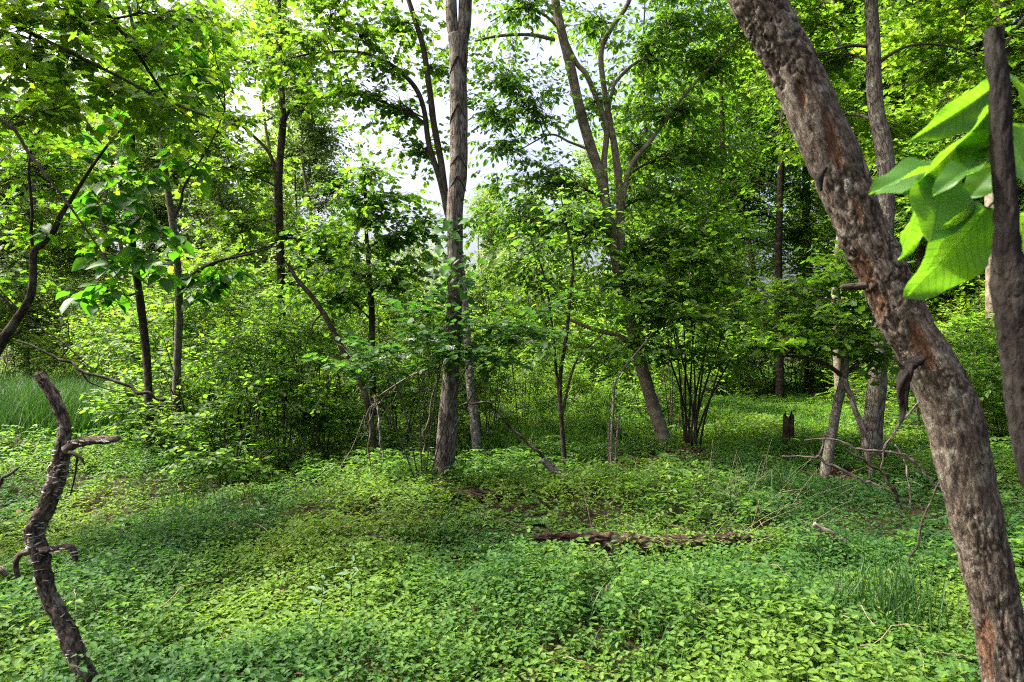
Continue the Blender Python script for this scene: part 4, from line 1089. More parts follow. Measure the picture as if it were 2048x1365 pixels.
def mound(name, label, px, py, d, rx, ry, h, nroots, mat='root', cat='root mound'):
    c = P(px, py, d); c[2] = float(gz(c[0], c[1])[0]) - .03
    e = empty(name, c, label, cat)
    n1, n2 = 22, 44
    V, q = [], []
    for i in range(n1 + 1):
        t = i / n1
        for j in range(n2):
            a = 2 * math.pi * j / n2
            V.append([math.cos(a) * rx * t, math.sin(a) * ry * t, h * (1 - t ** 1.6)])
    V = np.array(V)
    nz = fbm(V * np.array([16, 16, 10]) + 3, 4) - .45
    V[:, 2] += nz * h * .9 * (1 - (np.hypot(V[:, 0] / rx, V[:, 1] / ry)) ** 3); V[:, 0] *= 1 + .5 * nz; V[:, 1] *= 1 + .5 * nz
    q = [[i * n2 + j, i * n2 + (j + 1) % n2, (i + 1) * n2 + (j + 1) % n2, (i + 1) * n2 + j] for i in range(n1) for j in range(n2)]
    mb = MB(); mb.add(V + c, [np.array(q)], .5, V); mb.build('soil_heap', M[mat], e)
    for k in range(nroots):
        a = U(-math.pi, math.pi); r0 = U(.1, .5)
        s = c + np.array([math.cos(a) * rx * r0, math.sin(a) * ry * r0, h * U(.6, 1)])
        f = c + np.array([math.cos(a) * rx * U(.8, 1.2), math.sin(a) * ry * U(.8, 1.2), U(0, .05)])
        mb = MB(); mb.tube(curve3(s, f, .35, .3, 7), np.linspace(U(.006, .013), .003, 7), 6, 18, wob=.2, wobf=20); mb.build('root', M[mat], e)


mound('root_mound', 'heap of brown roots and soil under the many-stemmed shrub', 1372, 945, 8.1, .30, .28, .20, 46)
mound('root_heap', 'small dark clump of roots at the foot of the small leaning maple', 1668, 965, 7.25, .24, .2, .12, 20)

# ------------------------------------------------------------------ climbing vine on the big trunk: each broad leaf its own part
vb = P(884, 985, 6.85); vb[2] = float(gz(vb[0], vb[1])[0])
ve = empty('climbing_vine', vb, 'broad-leaved vine clinging to the middle of the tall trunk', 'vine')
vp = np.array([vb] + [P(x, y, 6.8) for x, y in ((880, 850), (898, 760), (902, 700), (895, 640), (912, 580), (898, 520), (905, 470), (912, 430), (917, 405))])
mb = MB(); mb.tube(vp, np.linspace(.009, .003, len(vp)), 6, 80, wob=.2); mb.build('stem', M['bark_twig'], ve)
VL = [leaf_mesh('leaf', M['leaf_big'], 6, 4, w, .2, .22) for w in (.38, .33)]
for k in range(95):
    py = rng.choice([U(430, 560), U(440, 720), U(540, 720)])
    c = P(906 + rng.normal(0, 26), py, 6.62 + U(-.12, .12))
    a = U(-3.4, .3); X = norm(np.array([math.cos(a), math.sin(a) * .8, U(-.9, .2)])); N = np.array([0, -.5, .9]) + rng.normal(0, .3, 3)
    big_leaf(VL[k % 2], c, c + X * U(.07, .14), N, 1.0, ve)

# ------------------------------------------------------------------ shrubs: one of each kind is grown at the origin, then copied
def shrub(name, label, group, H, R, stems, blobs, n, spec, wood='bark_dark'):
    e = empty(name, (0, 0, 0), label, 'shrub', group)
    sp = []
    for k in range(stems):
        a = 2 * math.pi * k / stems + U(-.4, .4)
        f = np.array([math.cos(a) * .07, math.sin(a) * .07, -.08]); top = np.array([math.cos(a) * R * U(.3, .8), math.sin(a) * R * U(.3, .8), H * U(.6, .95)])
        p, r = catmull([f, f * .6 + top * .4 + np.array([0, 0, .1 * H]), top], [.010, .007, .003], 30)
        mb = MB(); mb.tube(p[::5], r[::5], 6, 20, wob=.12); mb.build('stem', M[wood], e); sp.append((p, r))
    bl = []
    for k in range(blobs):
        a = 2.4 * k; z = H * (.10 + .84 * ((k * .618) % 1)); rr = R * math.sqrt(U(.15, 1)) * (1 - .35 * abs(z / H - .45))
        bl.append((np.array([math.cos(a) * rr, math.sin(a) * rr, z]), (R * .38, R * .38, H * .12), n))
    grow(e, joinp(*sp), bl, spec, join=True)
    return e


THICK = dict(size=.075, k=1.15, mat='leaf_mid', tmpl='ovate', m=6, spacing=.13, droop=.12, tilt=.4)
sh = [shrub('thicket_shrub', '', '', 1.9, .75, 7, 15, 11, THICK), shrub('thicket_shrub', '', '', 1.5, .8, 8, 13, 11, dict(THICK, size=.065, mat='leaf_mid')),
      shrub('thicket_shrub', '', '', 1.2, .6, 7, 11, 9, dict(THICK, size=.08, tmpl='round', mat='leaf_mid'))]
used = set()


def put(protos, k, x, y, rz, s, label, group):
    p = protos[k]
    z = float(gz(x, y)[0])
    if id(p) not in used:
        used.add(id(p)); p.location = (x, y, z); p.rotation_euler = (0, 0, rz); p.scale = (s, s, s); p['label'] = label; p['group'] = group
        return p
    return copy_thing(p, (x, y, z), rz, (s, s, s), label, group)


# parts were built around the origin, so their parent offset stays nil when the thing moves
G1 = 'dark shrubs of the thicket at the left'
for k, px, d, s, lab in [
        (2, 455, 7.3, .85, 'low pale-leaved shrub at the front edge of the thicket, on a thin red stem'), (0, 560, 8.3, 1.0, 'dark dense shrub in front of the straight slim tree'),
        (1, 400, 8.6, 1.1, 'glossy-leaved shrub at the foot of the pale slim trunk on the left'), (0, 640, 8.8, 1.0, 'dark shrub between the straight slim tree and the broken snag'),
        (1, 490, 9.2, 1.3, 'tall shrub in the middle of the thicket, right of the pale slim trunk'), (2, 310, 8.8, 1.0, 'shrub at the left end of the thicket, next to the tall grass'),
        (1, 800, 9.3, 1.0, 'shadowed shrub behind the dead boughs left of the tall trunk'),
        (0, 350, 10.5, 1.25, 'shrub behind the forked sapling at the left'), (1, 590, 10.8, 1.4, 'tall shrub at the back of the thicket behind the slim tree'),
        (0, 450, 11.5, 1.35, 'shrub at the back of the thicket behind its middle'), (2, 610, 7.9, .75, 'smallest low shrub at the thicket front, left of the dead boughs')]:
    put(sh, k, (px - CX) / F * d, d, U(0, 6), s, lab, G1)

AIRY = dict(size=.07, mat='leaf_fresh', tmpl='ovate', m=7, spacing=.13, droop=.2, tilt=.45, k=1.15)
ai = [shrub('airy_shrub', '', '', 3.0, .9, 6, 17, 9, AIRY, 'bark_twig'), shrub('airy_shrub', '', '', 3.6, .75, 5, 18, 9, dict(AIRY, mat='leaf_mid', size=.075), 'bark_twig')]
G2 = 'airy light green shrubs behind the tall trunk'
for k, px, d, s, lab in [
        (0, 975, 9.6, .85, 'airy light green shrub just right of the slim lichen-spotted maple'), (1, 1045, 10.6, .75, 'tall airy shrub between the slim maple and the thin sapling'), 
         (1, 1350, 10.6, .95, 'tall airy shrub behind the many-stemmed shrub'),
        
        (0, 860, 10.2, .9, 'airy shrub right behind the tall trunk at its left side'), (1, 620, 12.2, 1.05, 'tall airy shrub right of the straight slim tree'),
        (1, 510, 12.6, 1.0, 'tall airy shrub left of the straight slim tree'), (0, 390, 12.4, 1.1, 'airy shrub behind the pale slim trunk at the left'), (0, 250, 12.2, 1.0, 'airy shrub behind the forked sapling, at the tall grass')]:
    put(ai, k, (px - CX) / F * d, d, U(0, 6), s, lab, G2)

# the white-flowering shrub around the big trunk
vbp = P(845, 990, 6.5); vbp[2] = float(gz(vbp[0], vbp[1])[0])
we = empty('flowering_shrub', vbp, 'shrub with flat white flower heads spread around the tall trunk', 'shrub')
sp = []
for tx, ty, d in [(760, 700, 6.4), (830, 660, 6.5), (905, 640, 6.5), (990, 640, 6.6), (1060, 660, 6.7), (700, 740, 6.4)]:
    b = P(tx, ty, d); p, r = catmull([vbp + [0, 0, -.1], vbp * .55 + b * .45 + np.array([0, 0, .22]), b], [.008, .006, .003], 30)
    mb = MB(); mb.tube(p[::5], r[::5], 6, 22, wob=.15); mb.build('stem', M['bark_twig'], we); sp.append((p, r))
grow(we, joinp(*sp), [B(720, 720, 6.4, .3, .35, .07, 8), B(780, 690, 6.4, .3, .35, .08, 9), B(850, 670, 6.4, .3, .35, .08, 9), B(900, 720, 6.4, .26, .3, .07, 6), B(980, 650, 6.5, .3, .35, .09, 9), B(1050, 660, 6.6, .3, .35, .09, 9), B(840, 620, 6.6, .3, .3, .1, 8), B(940, 690, 6.5, .28, .3, .07, 6),
                      B(1000, 720, 6.7, .3, .3, .07, 6), B(760, 760, 6.4, .25, .3, .05, 4), B(880, 580, 6.6, .28, .25, .1, 6), B(1080, 610, 6.8, .25, .3, .08, 5)],
     dict(size=.095, mat='leaf_dark', tmpl='round', m=5, spacing=.16, droop=.1, tilt=.3, lift=.02, k=1.6))
for k, (px, py) in enumerate([(761, 717), (800, 712), (820, 680), (868, 683), (902, 697), (1014, 648), (1050, 655), (1062, 686), (838, 705)]):
    c = P(px, py, 6.2 + U(-.1, .15)); mb = MB()
    n = 34
    rr = .045 * np.sqrt(U(0, 1, n)); a = U(0, 6.28, n)
    pos = c + np.stack([rr * np.cos(a), rr * np.sin(a), .008 * rng.normal(0, 1, n)], 1)
    for q in range(4):
        b = a + q * math.pi / 2
        mb.leaves(pos, norm(np.stack([np.cos(b), np.sin(b), U(.0, .5, n)], 1)), norm(np.array([0, -.3, 1.]) + rng.normal(0, .3, (n, 3))), .014, 'round', U(.2, 1, n))
    mb.build('flower_head', M['petal'], we, smooth=False)

# ------------------------------------------------------------------ ground cover, grass, litter
def frustum(y0, y1, dens, wx=.80, pad=.8):
    A = wx * (y1 ** 2 - y0 ** 2) + 2 * pad * (y1 - y0)
    n = int(A * dens)
    y = np.sqrt(U(y0 ** 2, y1 ** 2, n)); x = U(-1, 1, n) * (wx * y + pad)
    return x, y


CLEAR = [(-.05, 4.9, .1)]
log_line = [P(x, 1090, 4.74)[:2] for x in range(1080, 1540, 40)]
bare = [(P(1290, 940, 8.2)[:2], .5), (P(1372, 945, 8.1)[:2], .45), (P(1668, 962, 7.25)[:2], .22), (P(940, 1000, 6.2)[:2], .22), (P(60, 900, 8.6)[:2], .5), (P(500, 890, 8.6)[:2], .5), (P(640, 900, 8.8)[:2], .5)]


def rill(x, y):
    """a narrow gap that runs from the log towards the camera"""
    cx = .62 - (4.6 - y) * .14 + .05 * np.sin(y * 5)
    return np.exp(-((x - cx) / .10) ** 2) * (y < 4.7)


def cover_keep(x, y):
    p = np.stack([x * 1.1, y * 1.1, np.zeros_like(x)], 1)
    k = sstep(.32, .50, fbm(p + 5, 4))
    k = np.maximum(k, .72)
    for c, r in bare:
        k = k * (1 - .93 * np.exp(-(((x - c[0]) / r) ** 2 + ((y - c[1]) / (r * .9)) ** 2) ** 1.5))
    k = k * (1 - .4 * rill(x, y))
    for c in log_line:
        k = k * (1 - .7 * np.exp(-(((x - c[0]) / .10) ** 2 + ((y - c[1] + .17) / .20) ** 2)))
    return k


def height(x, y):
    p = np.stack([x * .8, y * .8, np.full_like(x, 3.)], 1)
    q = np.stack([x * 2.3, y * 2.3, np.full_like(x, 9.)], 1)
    h = .03 + .15 * sstep(.30, .70, fbm(p, 3)) + .12 * sstep(.35, .75, fbm(q, 2))
    return h * (1 - .45 * sstep(9, 14, y)) * (1 - .6 * rill(x, y))


def cover(name, label, y0, y1, dens, size, tmpl, pairs, stems):
    x, y = frustum(y0, y1, dens)
    k = U(0, 1, len(x)) < cover_keep(x, y)
    x, y = x[k], y[k]
    n = len(x)
    z = gz(x, y); h = height(x, y) * U(.4, 1.15, n) * np.where(U(0, 1, n) < .06, 1.35, 1)
    root = np.stack([x, y, z], 1)
    lean = np.concatenate([rng.normal(0, .12, (n, 2)), np.ones((n, 1))], 1)
    top = root + lean * h[:, None]
    mb = MB()
    if stems:
        mb.spikes(root, norm(lean), np.linalg.norm(top - root, axis=1) * 1.04, .0016)
    patch = fbm(np.stack([x * .8, y * .8, np.zeros(n) + 20], 1), 3)
    tone = np.clip((patch - .5) * 2.3 + .48 + rng.normal(0, .16, n), 0, 1)
    vig = .7 + .65 * fbm(np.stack([x * 1.4, y * 1.4, np.zeros(n) + 33], 1), 3)
    az = U(0, 6.28, n)
    for lv in range(pairs):
        f = 1 - .30 * lv
        c = root + lean * (h * f)[:, None]
        sz = size * vig * U(.6, 1.25, n) * (1.0 if lv else .9)
        for sgn in (0, math.pi):
            a = az + lv * 1.57 + sgn + rng.normal(0, .3, n)
            X = norm(np.stack([np.cos(a), np.sin(a), rng.normal(-.10, .26, n)], 1))
            N = norm(np.array([0, 0, 1.]) + rng.normal(0, .30, (n, 3)))
            mb.leaves(c + X * .006, X, norm(N - X * np.sum(N * X, 1, keepdims=True)), sz, tmpl if lv == 0 else 'lo', np.clip(tone + rng.normal(0, .1, n), 0, 1))
    o = mb.build(name, M['cover'], None, smooth=False)
    tag(o, label, 'ground cover', None, 'stuff')


cover('ground_cover', 'low broad-leaved seedlings carpeting the near ground', 1.6, 5.2, 1000, .039, 'ovate', 3, True)
cover('ground_cover', 'low leafy seedlings carpeting the ground around the tall trunk', 5.2, 9.0, 560, .047, 'ovate', 2, False)
cover('ground_cover', 'low leafy growth on the ground behind the tall trunk and in the clearing', 9.0, 16, 120, .095, 'lo', 2, False)
cover('ground_cover', 'far low greenery covering the ground under the background trees', 16, 40, 16, .22, 'lo', 2, False)


def second_cover():
    """patches of a taller, larger-leaved plant among the seedlings"""
    x, y = frustum(3.6, 9.5, 120)
    k = (fbm(np.stack([x * .7, y * .7, np.full_like(x, 60.)], 1), 3) > .60) & (U(0, 1, len(x)) < cover_keep(x, y))
    x, y = x[k], y[k]; n = len(x)
    root = np.stack([x, y, gz(x, y)], 1); h = height(x, y) + U(.02, .12, n)
    mb = MB(); az = U(0, 6.28, n); tone = np.clip(rng.normal(.5, .2, n), 0, 1)
    for lv in range(2):
        c = root + np.array([0, 0, 1.]) * (h * (1 - .28 * lv))[:, None]
        for q in range(3):
            a = az + q * 2.09 + lv + rng.normal(0, .25, n)
            X = norm(np.stack([np.cos(a), np.sin(a), rng.normal(-.15, .2, n)], 1)); N = norm(np.array([0, 0, 1.]) + rng.normal(0, .25, (n, 3)))
            mb.leaves(c, X, norm(N - X * np.sum(N * X, 1, keepdims=True)), .06 * U(.7, 1.2, n), 'ovate', tone)
    tag(mb.build('ground_cover', M['leaf_mid'], None, smooth=False), 'darker larger-leaved plants in patches among the pale seedlings', 'ground cover', None, 'stuff')


second_cover()


def blades(mb, x, y, h, w, bend, tone, z0=-.02):
    n = len(x)
    b = np.stack([x, y, gz(x, y) + z0], 1)
    a = U(0, 6.28, n); out = np.stack([np.cos(a), np.sin(a), np.zeros(n)], 1)
    a2 = a + 1.57 + rng.normal(0, .5, n); wd = np.stack([np.cos(a2), np.sin(a2), np.zeros(n)], 1) * (w * .5)[:, None] if np.ndim(w) else np.stack([np.cos(a2), np.sin(a2), np.zeros(n)], 1) * (w * .5)
    V = np.empty((n, 7, 3))
    for k, (t, ww) in enumerate([(0, 1), (.45, .9), (.78, .6)]):
        c = b + out * (bend * h * t ** 2)[:, None] + np.array([0, 0, 1.]) * (h * t * (1 - .25 * bend * t))[:, None]
        V[:, 2 * k] = c - wd * ww; V[:, 2 * k + 1] = c + wd * ww
    V[:, 6] = b + out * (bend * h)[:, None] + np.array([0, 0, 1.]) * (h * (1 - .32 * bend))[:, None]
    o = np.arange(n)[:, None] * 7
    mb.add(V.reshape(-1, 3), [np.concatenate([o + np.array([[0, 1, 3, 2]]), o + np.array([[2, 3, 5, 4]])]), o + np.array([[4, 5, 6]])], np.repeat(tone, 7))


def grass(name, label, spots, mat='grass'):
    """spots: px, depth, spread x, spread y, count, height, blade width"""
    mb = MB()
    for px, d, sx, sy, n, h, w in spots:
        x = (px - CX) / F * d + rng.normal(0, sx, n); y = d + rng.normal(0, sy, n)
        y = np.maximum(y, 1.5)
        blades(mb, x, y, h * U(.5, 1.15, n), w, U(.1, .75, n), np.clip(rng.normal(.5, .22, n), 0, 1))
    return tag(mb.build(name, M[mat], None, smooth=False), label, 'grass', None, 'stuff')


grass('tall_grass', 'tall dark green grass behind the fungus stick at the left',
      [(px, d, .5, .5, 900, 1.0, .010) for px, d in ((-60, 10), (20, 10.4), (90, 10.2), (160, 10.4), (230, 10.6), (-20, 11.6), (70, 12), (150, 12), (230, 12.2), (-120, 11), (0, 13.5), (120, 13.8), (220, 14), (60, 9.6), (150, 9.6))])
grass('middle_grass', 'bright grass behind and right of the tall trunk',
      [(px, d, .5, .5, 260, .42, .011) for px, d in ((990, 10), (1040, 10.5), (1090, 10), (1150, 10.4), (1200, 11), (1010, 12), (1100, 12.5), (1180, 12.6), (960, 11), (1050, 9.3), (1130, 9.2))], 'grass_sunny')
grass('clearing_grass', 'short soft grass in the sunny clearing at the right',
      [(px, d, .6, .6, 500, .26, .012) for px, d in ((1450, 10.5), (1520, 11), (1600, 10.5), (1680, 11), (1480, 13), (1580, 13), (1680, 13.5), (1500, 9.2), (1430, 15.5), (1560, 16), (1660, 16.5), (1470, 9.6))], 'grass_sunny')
grass('grass_tuft', 'tuft of long arching grass beside the leaning foreground trunk',
      [(1700, 3.6, .12, .10, 110, .36, .006), (1765, 3.55, .14, .10, 150, .42, .006), (1820, 3.65, .10, .10, 70, .36, .006), (1650, 3.5, .14, .1, 40, .28, .005), (1790, 3.9, .12, .10, 70, .46, .006), (1740, 3.3, .2, .12, 40, .3, .005)])
GX, GY = frustum(2.2, 9, 1.0)
grass('scattered_grass', 'scattered green grass blades growing through the ground cover',
      [(px, d, .22, .16, n, h, .007) for px, d, n, h in ((1210, 4.1, 120, .3), (1240, 3.6, 90, .28), (1610, 6.3, 160, .4), (1560, 6.6, 120, .4), (800, 6.4, 60, .3), (460, 6.2, 90, .3), (350, 6.3, 60, .3), (700, 6.0, 50, .3), (1380, 5.9, 80, .32), (860, 5.5, 50, .25), (1300, 3.1, 60, .25), (1500, 5.8, 90, .3), (950, 8.6, 90, .4), (240, 7.5, 120, .35), (120, 7.8, 120, .35), (1600, 3.0, 50, .25), (980, 3.3, 40, .2))] + [(CX + x / y * F, y, .12, .12, 12, U(.16, .34), .005) for x, y in zip(GX, GY)])

# dry stalks and dead leaves
mb = MB()
for k in range(70):
    px = rng.normal(1490, 70); d = U(4.9, 6.6)
    a = P(px, 682.5 + 2048 / d, d); a[2] = float(gz(a[0], a[1])[0])
    an = U(-1.2, 1.2); L = U(.3, .75); b = a + np.array([math.sin(an) * L, U(-.2, .2), abs(math.cos(an)) * L * .8])
    mb.tube(curve3(a, b, .06, .04, 5), np.linspace(.0022, .0009, 5), 4, 8, cap=False)
for (x0_, y0_), (x1_, y1_), d in [((1148, 905), (1196, 1108), 5.2), ((1208, 1030), (1228, 1118), 5.0), ((1331, 1044), (1482, 1122), 5.0), ((1400, 1000), (1480, 1090), 5.2), ((1340, 1050), (1470, 1098), 5.0), ((1010, 1040), (1150, 1110), 5.0), ((600, 1170), (640, 1290), 3.9), ((430, 1250), (470, 1330), 3.3), ((1350, 1140), (1378, 1190), 4.1), ((1500, 1110), (1522, 1155), 4.5)]:
    mb.tube(curve3(P(x0_, y0_, d), P(x1_, y1_, d - .1), .03, .03, 6), np.linspace(.0014, .0022, 6), 4, 14, cap=False)
for k in range(150):
    d = math.sqrt(U(2.3 ** 2, 8.5 ** 2)); x = U(-.8, .8) * d; z = float(gz(x, d)[0]) + float(height(np.array([x]), np.array([d]))[0]) * U(.5, .95); L = U(.08, .35); an = U(0, 6.28)
    a = np.array([x, d, z]); b = a + np.array([math.cos(an) * L, math.sin(an) * L, U(-.03, .12)])
    mb.tube(curve3(a, b, .05, .25, 5), np.linspace(.003, .0012, 5), 4, 6, cap=False)
tag(mb.build('dry_grass_stalk', M['straw']), 'thin straw-coloured dry stalks criss-crossing above the leaves', 'dry grass', None, 'stuff')

mb = MB()
for c, r in bare:
    n = int(700 * r)
    x = c[0] + rng.normal(0, r * .6, n); y = c[1] + rng.normal(0, r * .5, n)
    a = U(0, 6.28, n); X = norm(np.stack([np.cos(a), np.sin(a), rng.normal(0, .25, n)], 1)); N = norm(np.array([0, 0, 1.]) + rng.normal(0, .4, (n, 3)))
    mb.leaves(np.stack([x, y, gz(x, y) + U(.005, .04, n)], 1), X, norm(N - X * np.sum(N * X, 1, keepdims=True)), U(.04, .09, n), 'ovate', U(0, 1, n))
x, y = frustum(2, 8, 4); n = len(x)
a = U(0, 6.28, n); X = norm(np.stack([np.cos(a), np.sin(a), rng.normal(0, .3, n)], 1)); N = norm(np.array([0, 0, 1.]) + rng.normal(0, .4, (n, 3)))
mb.leaves(np.stack([x, y, gz(x, y) + height(x, y) * U(.1, .7, n)], 1), X, norm(N - X * np.sum(N * X, 1, keepdims=True)), U(.03, .08, n), 'ovate', U(.2, 1, n))
tag(mb.build('leaf_litter', M['litter'], None, smooth=False), 'brown dead leaves on bare soil around the root mound and under the thicket', 'leaf litter', None, 'stuff')

# weeds that stand out of the carpet
WL = {t: leaf_mesh('leaf', M[m_], 5, 4, w, .2, .25) for t, m_, w in (('willow', 'willow', .13), ('broad', 'leaf_mid', .26))}


def weed(label, px, d, h, n, L, kind, cat='weed'):
    x = (px - CX) / F * d; b = np.array([x, d, float(gz(x, d)[0])])
    e = empty('weed_plant', b, label, cat, 'single weeds above the carpet')
    top = b + np.array([U(-.06, .06), U(-.06, .06), h])
    st_ = curve3(b, top, 0, .1, 6); mb = MB(); mb.tube(st_, np.linspace(.004, .0015, 6), 5, 10); mb.build('stem', M['grass'], e)
    for k in range(n):
        t = .3 + .7 * k / max(1, n - 1); c = b + (top - b) * t; a = 2.4 * k + U(-.3, .3)
        X = norm(np.array([math.cos(a), math.sin(a), U(.0, .7)])); big_leaf(WL[kind], c, c + X * L * U(.7, 1.1) * (1.15 - .4 * t), np.array([0, 0, 1.]) + rng.normal(0, .25, 3), 1, e)


for a in [('pale narrow-leaved sprout low in the left foreground', 635, 3.5, .30, 9, .11, 'willow'), ('pale narrow-leaved sprout beyond the left foreground one', 700, 3.75, .26, 7, .10, 'willow'), ('pale sprout in the bright leaves left of centre', 520, 5.3, .26, 8, .11, 'willow'),
          ('pale sprout near the front edge of the thicket', 440, 5.9, .3, 8, .1, 'willow'), ('narrow-leaved sprout in front of the long rotten log', 1235, 4.2, .26, 9, .1, 'willow'), ('broad-leaved weed right of the root mound', 1600, 8.0, .5, 12, .13, 'broad'),
          ('broad-leaved weed beside the leaning foreground trunk, past the tangle', 1890, 5.8, .45, 10, .14, 'broad'), ('broad-leaved weed at the thicket front on a reddish stem', 490, 7.0, .55, 12, .13, 'broad'), ('broad-leaved weed in front of the fungus stick top', 215, 7.6, .5, 10, .12, 'broad'),
          ('pale-leaved weed left of the tall trunk under the dead boughs', 850, 6.9, .4, 9, .1, 'broad'), ('broad-leaved weed at the lower right edge', 1990, 5.0, .5, 10, .14, 'broad'), ('weed with upright leaves at the bottom right of centre', 1560, 3.2, .22, 8, .10, 'broad')]:
    weed(*a)

# ------------------------------------------------------------------ the wood behind
def wood_tree(label, H, R, base, blobs, n, spec, bark, wob=.1, r=.09):
    e = empty('wood_tree', (0, 0, 0), label, 'tree', '')
    pts = [(0, 0, -.2), (U(-.1, .1), U(-.1, .1), H * .25), (U(-.2, .2), U(-.2, .2), H * .5), (U(-.3, .3), U(-.3, .3), H * .75), (U(-.3, .3), U(-.3, .3), H)]
    rad = [r * 1.2, r, r * .75, r * .5, .012]
    mb = MB(); mb.tube(pts, rad, 10, 40, wob=wob, wobf=3); mb.build('trunk', M[bark], e)
    bl = []
    for k in range(blobs):
        z = H * (base + (1.0 - base) * ((k * .618 + .1) % 1)); a = 2.4 * k + U(-.5, .5)
        rr = R * U(.35, 1) * (1.05 - .6 * abs((z / H - base) / (1 - base) - .4))
        bl.append((np.array([math.cos(a) * rr, math.sin(a) * rr, z]), (R * .45, R * .45, H * .055), n))
    grow(e, dense(np.array(pts, float), np.array(rad), 80), bl, dict(dict(m=9, k=2.3, spacing=.28, twig=(.3, .6), twigs=False, tmpl='lo', sec_r=.012, droop=.2, tilt=.5), **spec), join=True)
    return e


WT = [wood_tree('', 13, 2.4, .18, 20, 22, dict(size=.125, mat='leaf_fresh'), 'bark_smooth'),
      wood_tree('', 15, 2.2, .25, 18, 22, dict(size=.125, mat='leaf_mid'), 'bark_dark'),
      wood_tree('', 11, 1.7, .15, 20, 18, dict(size=.13, mat='leaf_far'), 'bark_smooth', r=.07),
      wood_tree('', 16, 2.8, .10, 24, 22, dict(size=.12, mat='leaf_mid', tmpl='lo'), 'bark_grey', r=.13)]
WS = [shrub('wood_shrub', '', '', 2.8, 1.2, 6, 16, 10, dict(size=.095, mat='leaf_fresh', tmpl='lo', m=8, k=1.5, spacing=.2, twig=(.2, .4), twigs=False)),
      shrub('wood_shrub', '', '', 2.2, 1.1, 6, 15, 10, dict(size=.095, mat='leaf_mid', tmpl='lo', m=8, k=1.5, spacing=.2, twig=(.2, .4), twigs=False)),
      shrub('wood_shrub', '', '', 3.6, 1.3, 5, 16, 10, dict(size=.10, mat='leaf_far', tmpl='lo', m=8, k=1.5, spacing=.22, twig=(.2, .4), twigs=False))]


PLACES = [(-9999, -500, 'well outside the left edge'), (-500, -200, 'just outside the left edge'), (-200, 0, 'left of the crooked left-edge trunk'), (0, 130, 'behind the crooked left-edge trunk'), (130, 250, 'left of the forked sapling'), (250, 330, 'behind the forked sapling'), (330, 420, 'behind the pale slim trunk'),
          (420, 530, 'left of the straight slim tree'), (530, 610, 'behind the straight slim tree'), (610, 710, 'right of the straight slim tree'), (710, 790, 'behind the small round-leaved tree'), (790, 870, 'just left of the tall middle trunk'),
          (870, 960, 'behind the tall middle trunk'), (960, 1070, 'just right of the tall middle trunk'), (1070, 1160, 'behind the thin sapling'), (1160, 1260, 'behind the leaning many-stemmed tree'), (1260, 1360, 'just right of the leaning many-stemmed tree'),
          (1360, 1450, 'behind the many-stemmed shrub'), (1450, 1540, 'right of the many-stemmed shrub'), (1540, 1620, 'behind the short stump'), (1620, 1700, 'behind the small maple'), (1700, 1800, 'behind the wavy grey trunk'),
          (1800, 1880, 'right of the wavy grey trunk'), (1880, 1970, 'left of the straight right-edge trunk'), (1970, 2060, 'behind the straight right-edge trunk'), (2060, 9999, 'beyond the right edge trunk')]
RANK = ['nearest', 'second nearest', 'third nearest', 'fourth nearest', 'fifth nearest', 'sixth nearest', 'seventh nearest', 'eighth nearest', 'farthest']


def row(protos, items, label, group):
    bins = {}
    for it in items:
        pl = next(n for a, b, n in PLACES if a <= it[1] < b)
        bins.setdefault(pl, []).append(it)
    for pl, its in bins.items():
        its.sort(key=lambda q: q[2])
        for i, (k, px, d, s) in enumerate(its):
            put(protos, k, (px - CX) / F * d, d, U(0, 6.28), s, (RANK[min(i, len(RANK) - 1)] + ' ' if len(its) > 1 else '') + label + ' ' + pl, group)


# left: a thin sunny wood beyond the tall grass
row(WT, [(2, -150, 17, .9), (0, -40, 21, .85), (2, 60, 18, .8), (2, 130, 24, .95), (0, 210, 19, .75), (2, 280, 26, 1.0), (2, 350, 21, .75), (0, 400, 28, .95), (2, 455, 24, .9), (2, 510, 31, 1.0), (0, 560, 36, .85), (2, 590, 27, .95), (2, 20, 28, 1.1), (0, 170, 32, 1.1), (2, 330, 36, 1.1), (2, -260, 15, 1), (0, -420, 17, 1.1), (2, -560, 14, 1), (1, -340, 15.5, .9), (2, 440, 20, 1.0), (2, 612, 25, 1.05), (2, 535, 25, 1.25), (2, 380, 18, .95),  (0, 250, 23, .9), (2, 110, 30, 1.1)],  # unseen darker tree off-frame at the left added to shade the tall grass
    'slim pale green far tree', 'far trees at the left')
row(WS, [(2, -60, 15, 1), (0, 40, 15.5, .9), (2, 110, 17, .9), (0, 180, 15, .9), (2, 250, 16.5, 1), (0, 300, 14, .9), (2, 370, 15, 1), (0, 430, 14, 1), (2, 500, 15, 1), (0, 560, 14, 1), (2, 620, 15, 1.1), (0, 480, 18, 1.1), (2, 350, 20, 1.1), (0, 220, 20, 1.1), (2, 80, 21, 1.1), (2, 570, 20, 1.2), (0, 660, 18, 1.0), (2, -10, 19, 1.1), (0, 140, 13.5, .7), (2, 410, 24, 1.2), (0, 520, 26, 1.3), (2, 280, 27, 1.3), (0, 150, 28, 1.3), (2, 20, 27, 1.3), (0, -160, 14, 1)],
    'pale green far bush', 'far bushes at the left')
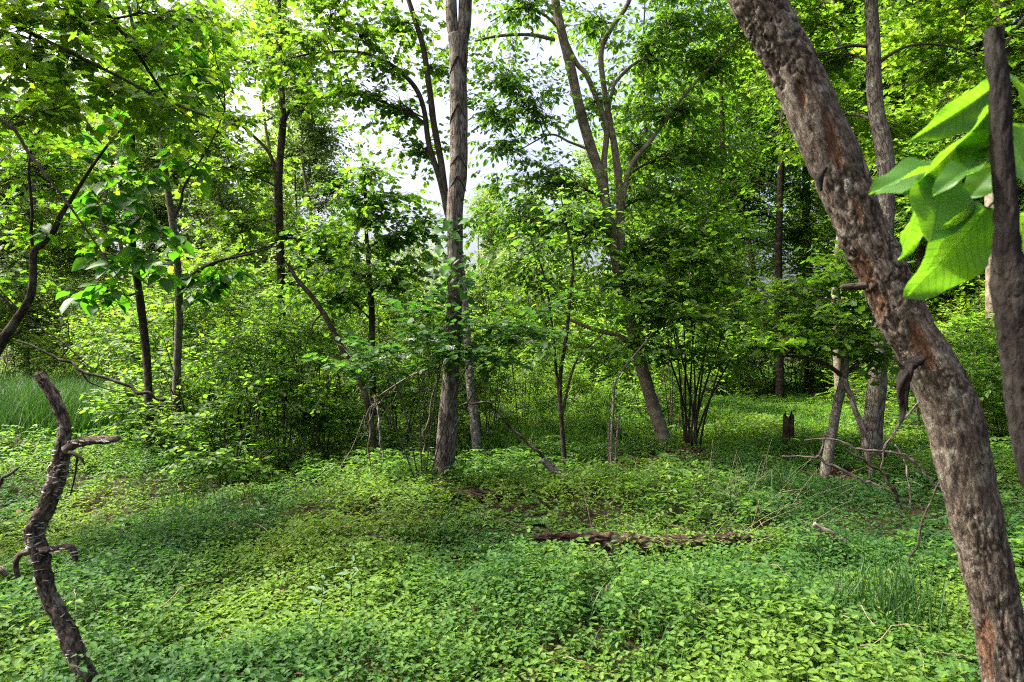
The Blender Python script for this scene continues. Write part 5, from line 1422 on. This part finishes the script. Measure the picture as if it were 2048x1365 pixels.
# middle: low sunlit bushes under the open sky
row(WS, [(1, 985, 10.6, .34), (0, 1060, 11.4, .4), (1, 1105, 10.4, .32), (0, 1165, 11.2, .4), (1, 1210, 10.2, .35), (0, 1020, 12.6, .5), (1, 1130, 12.8, .5), (0, 700, 13, 1), (2, 770, 14, .95), (0, 840, 13.5, .9), (1, 720, 16, 1.1), (0, 800, 17, 1.1), (2, 880, 16, 1.1), (0, 940, 14, .85), (0, 1000, 16, 1.1), (2, 1060, 15, .9), (0, 1120, 16, 1.1), (1, 1180, 14, 1), (0, 1230, 16, 1.2), (2, 930, 20, 1.2), (0, 1020, 21, 1.3), (2, 1100, 22, 1.3), (0, 1190, 21, 1.3), (2, 830, 22, 1.3), (0, 750, 22, 1.3), (2, 690, 26, 1.5), (0, 900, 28, 1.6), (2, 990, 30, 1.7), (0, 1080, 30, 1.7), (2, 1170, 28, 1.6), (0, 790, 30, 1.6), (2, 860, 36, 1.9), (0, 1040, 40, 2.0), (2, 1140, 38, 2.0), (0, 940, 44, 2.0), (2, 720, 40, 2.0), (0, 1220, 34, 1.9)],
    'sunlit yellow-green far bush', 'far bushes in the middle')
row(WT, [(2, 960, 26, .62), (2, 1080, 24, .6), (0, 1010, 34, .7), (2, 1150, 30, .75), (2, 820, 40, .7), (0, 700, 42, .75), (2, 1210, 24, .75)],
    'small far tree', 'far trees in the middle')
# right: the dense wood
row(WS, [(1, 1290, 12.5, 1), (1, 1350, 14, 1.1), (0, 1420, 17.5, 1.1), (1, 1490, 18.5, 1), (0, 1540, 18, 1.0), (1, 1600, 19, 1.1), (0, 1660, 18.5, 1.1), (1, 1720, 17, 1), (0, 1790, 14, 1.1), (1, 1850, 11, .9), (1, 1900, 9.2, .7), (0, 1960, 11.5, 1), (1, 2020, 9.0, .8), (1, 2080, 10, 1), (0, 1860, 15, 1.2), (1, 1940, 15, 1.2), (0, 2030, 14, 1.2), (1, 1330, 19, 1.3), (0, 1460, 22, 1.3), (1, 1580, 23, 1.4), (0, 1690, 23, 1.4), (1, 1800, 20, 1.4), (1, 2160, 9, 1), (0, 2250, 11, 1.1), (1, 1270, 21, 1.3), (0, 1390, 24, 1.4)],
    'green undergrowth bush', 'far bushes at the right')
row(WT, [(1, 1300, 17, .72), (0, 1370, 20, .8), (1, 1440, 18, .9), (0, 1500, 21, 1.0), (1, 1560, 17, 1.0), (3, 1620, 20, 1.0), (0, 1680, 15.5, .9), (1, 1700, 24, 1.1), (3, 1790, 17, 1), (1, 1850, 14, .9), (3, 1900, 20, 1.1), (1, 1950, 16, 1), (3, 2010, 18, 1.1), (0, 2060, 14, 1), (1, 2110, 12, .95), (3, 2200, 13, 1), (1, 1600, 28, 1.2), (3, 1730, 30, 1.2), (1, 1480, 30, 1.1), (3, 1850, 28, 1.2), (1, 1980, 26, 1.2), (1, 1350, 30, .95), (3, 2330, 10, 1), (1, 2450, 12, 1), (3, 2100, 22, 1.2)],
    'tall leafy woodland tree', 'far trees at the right')
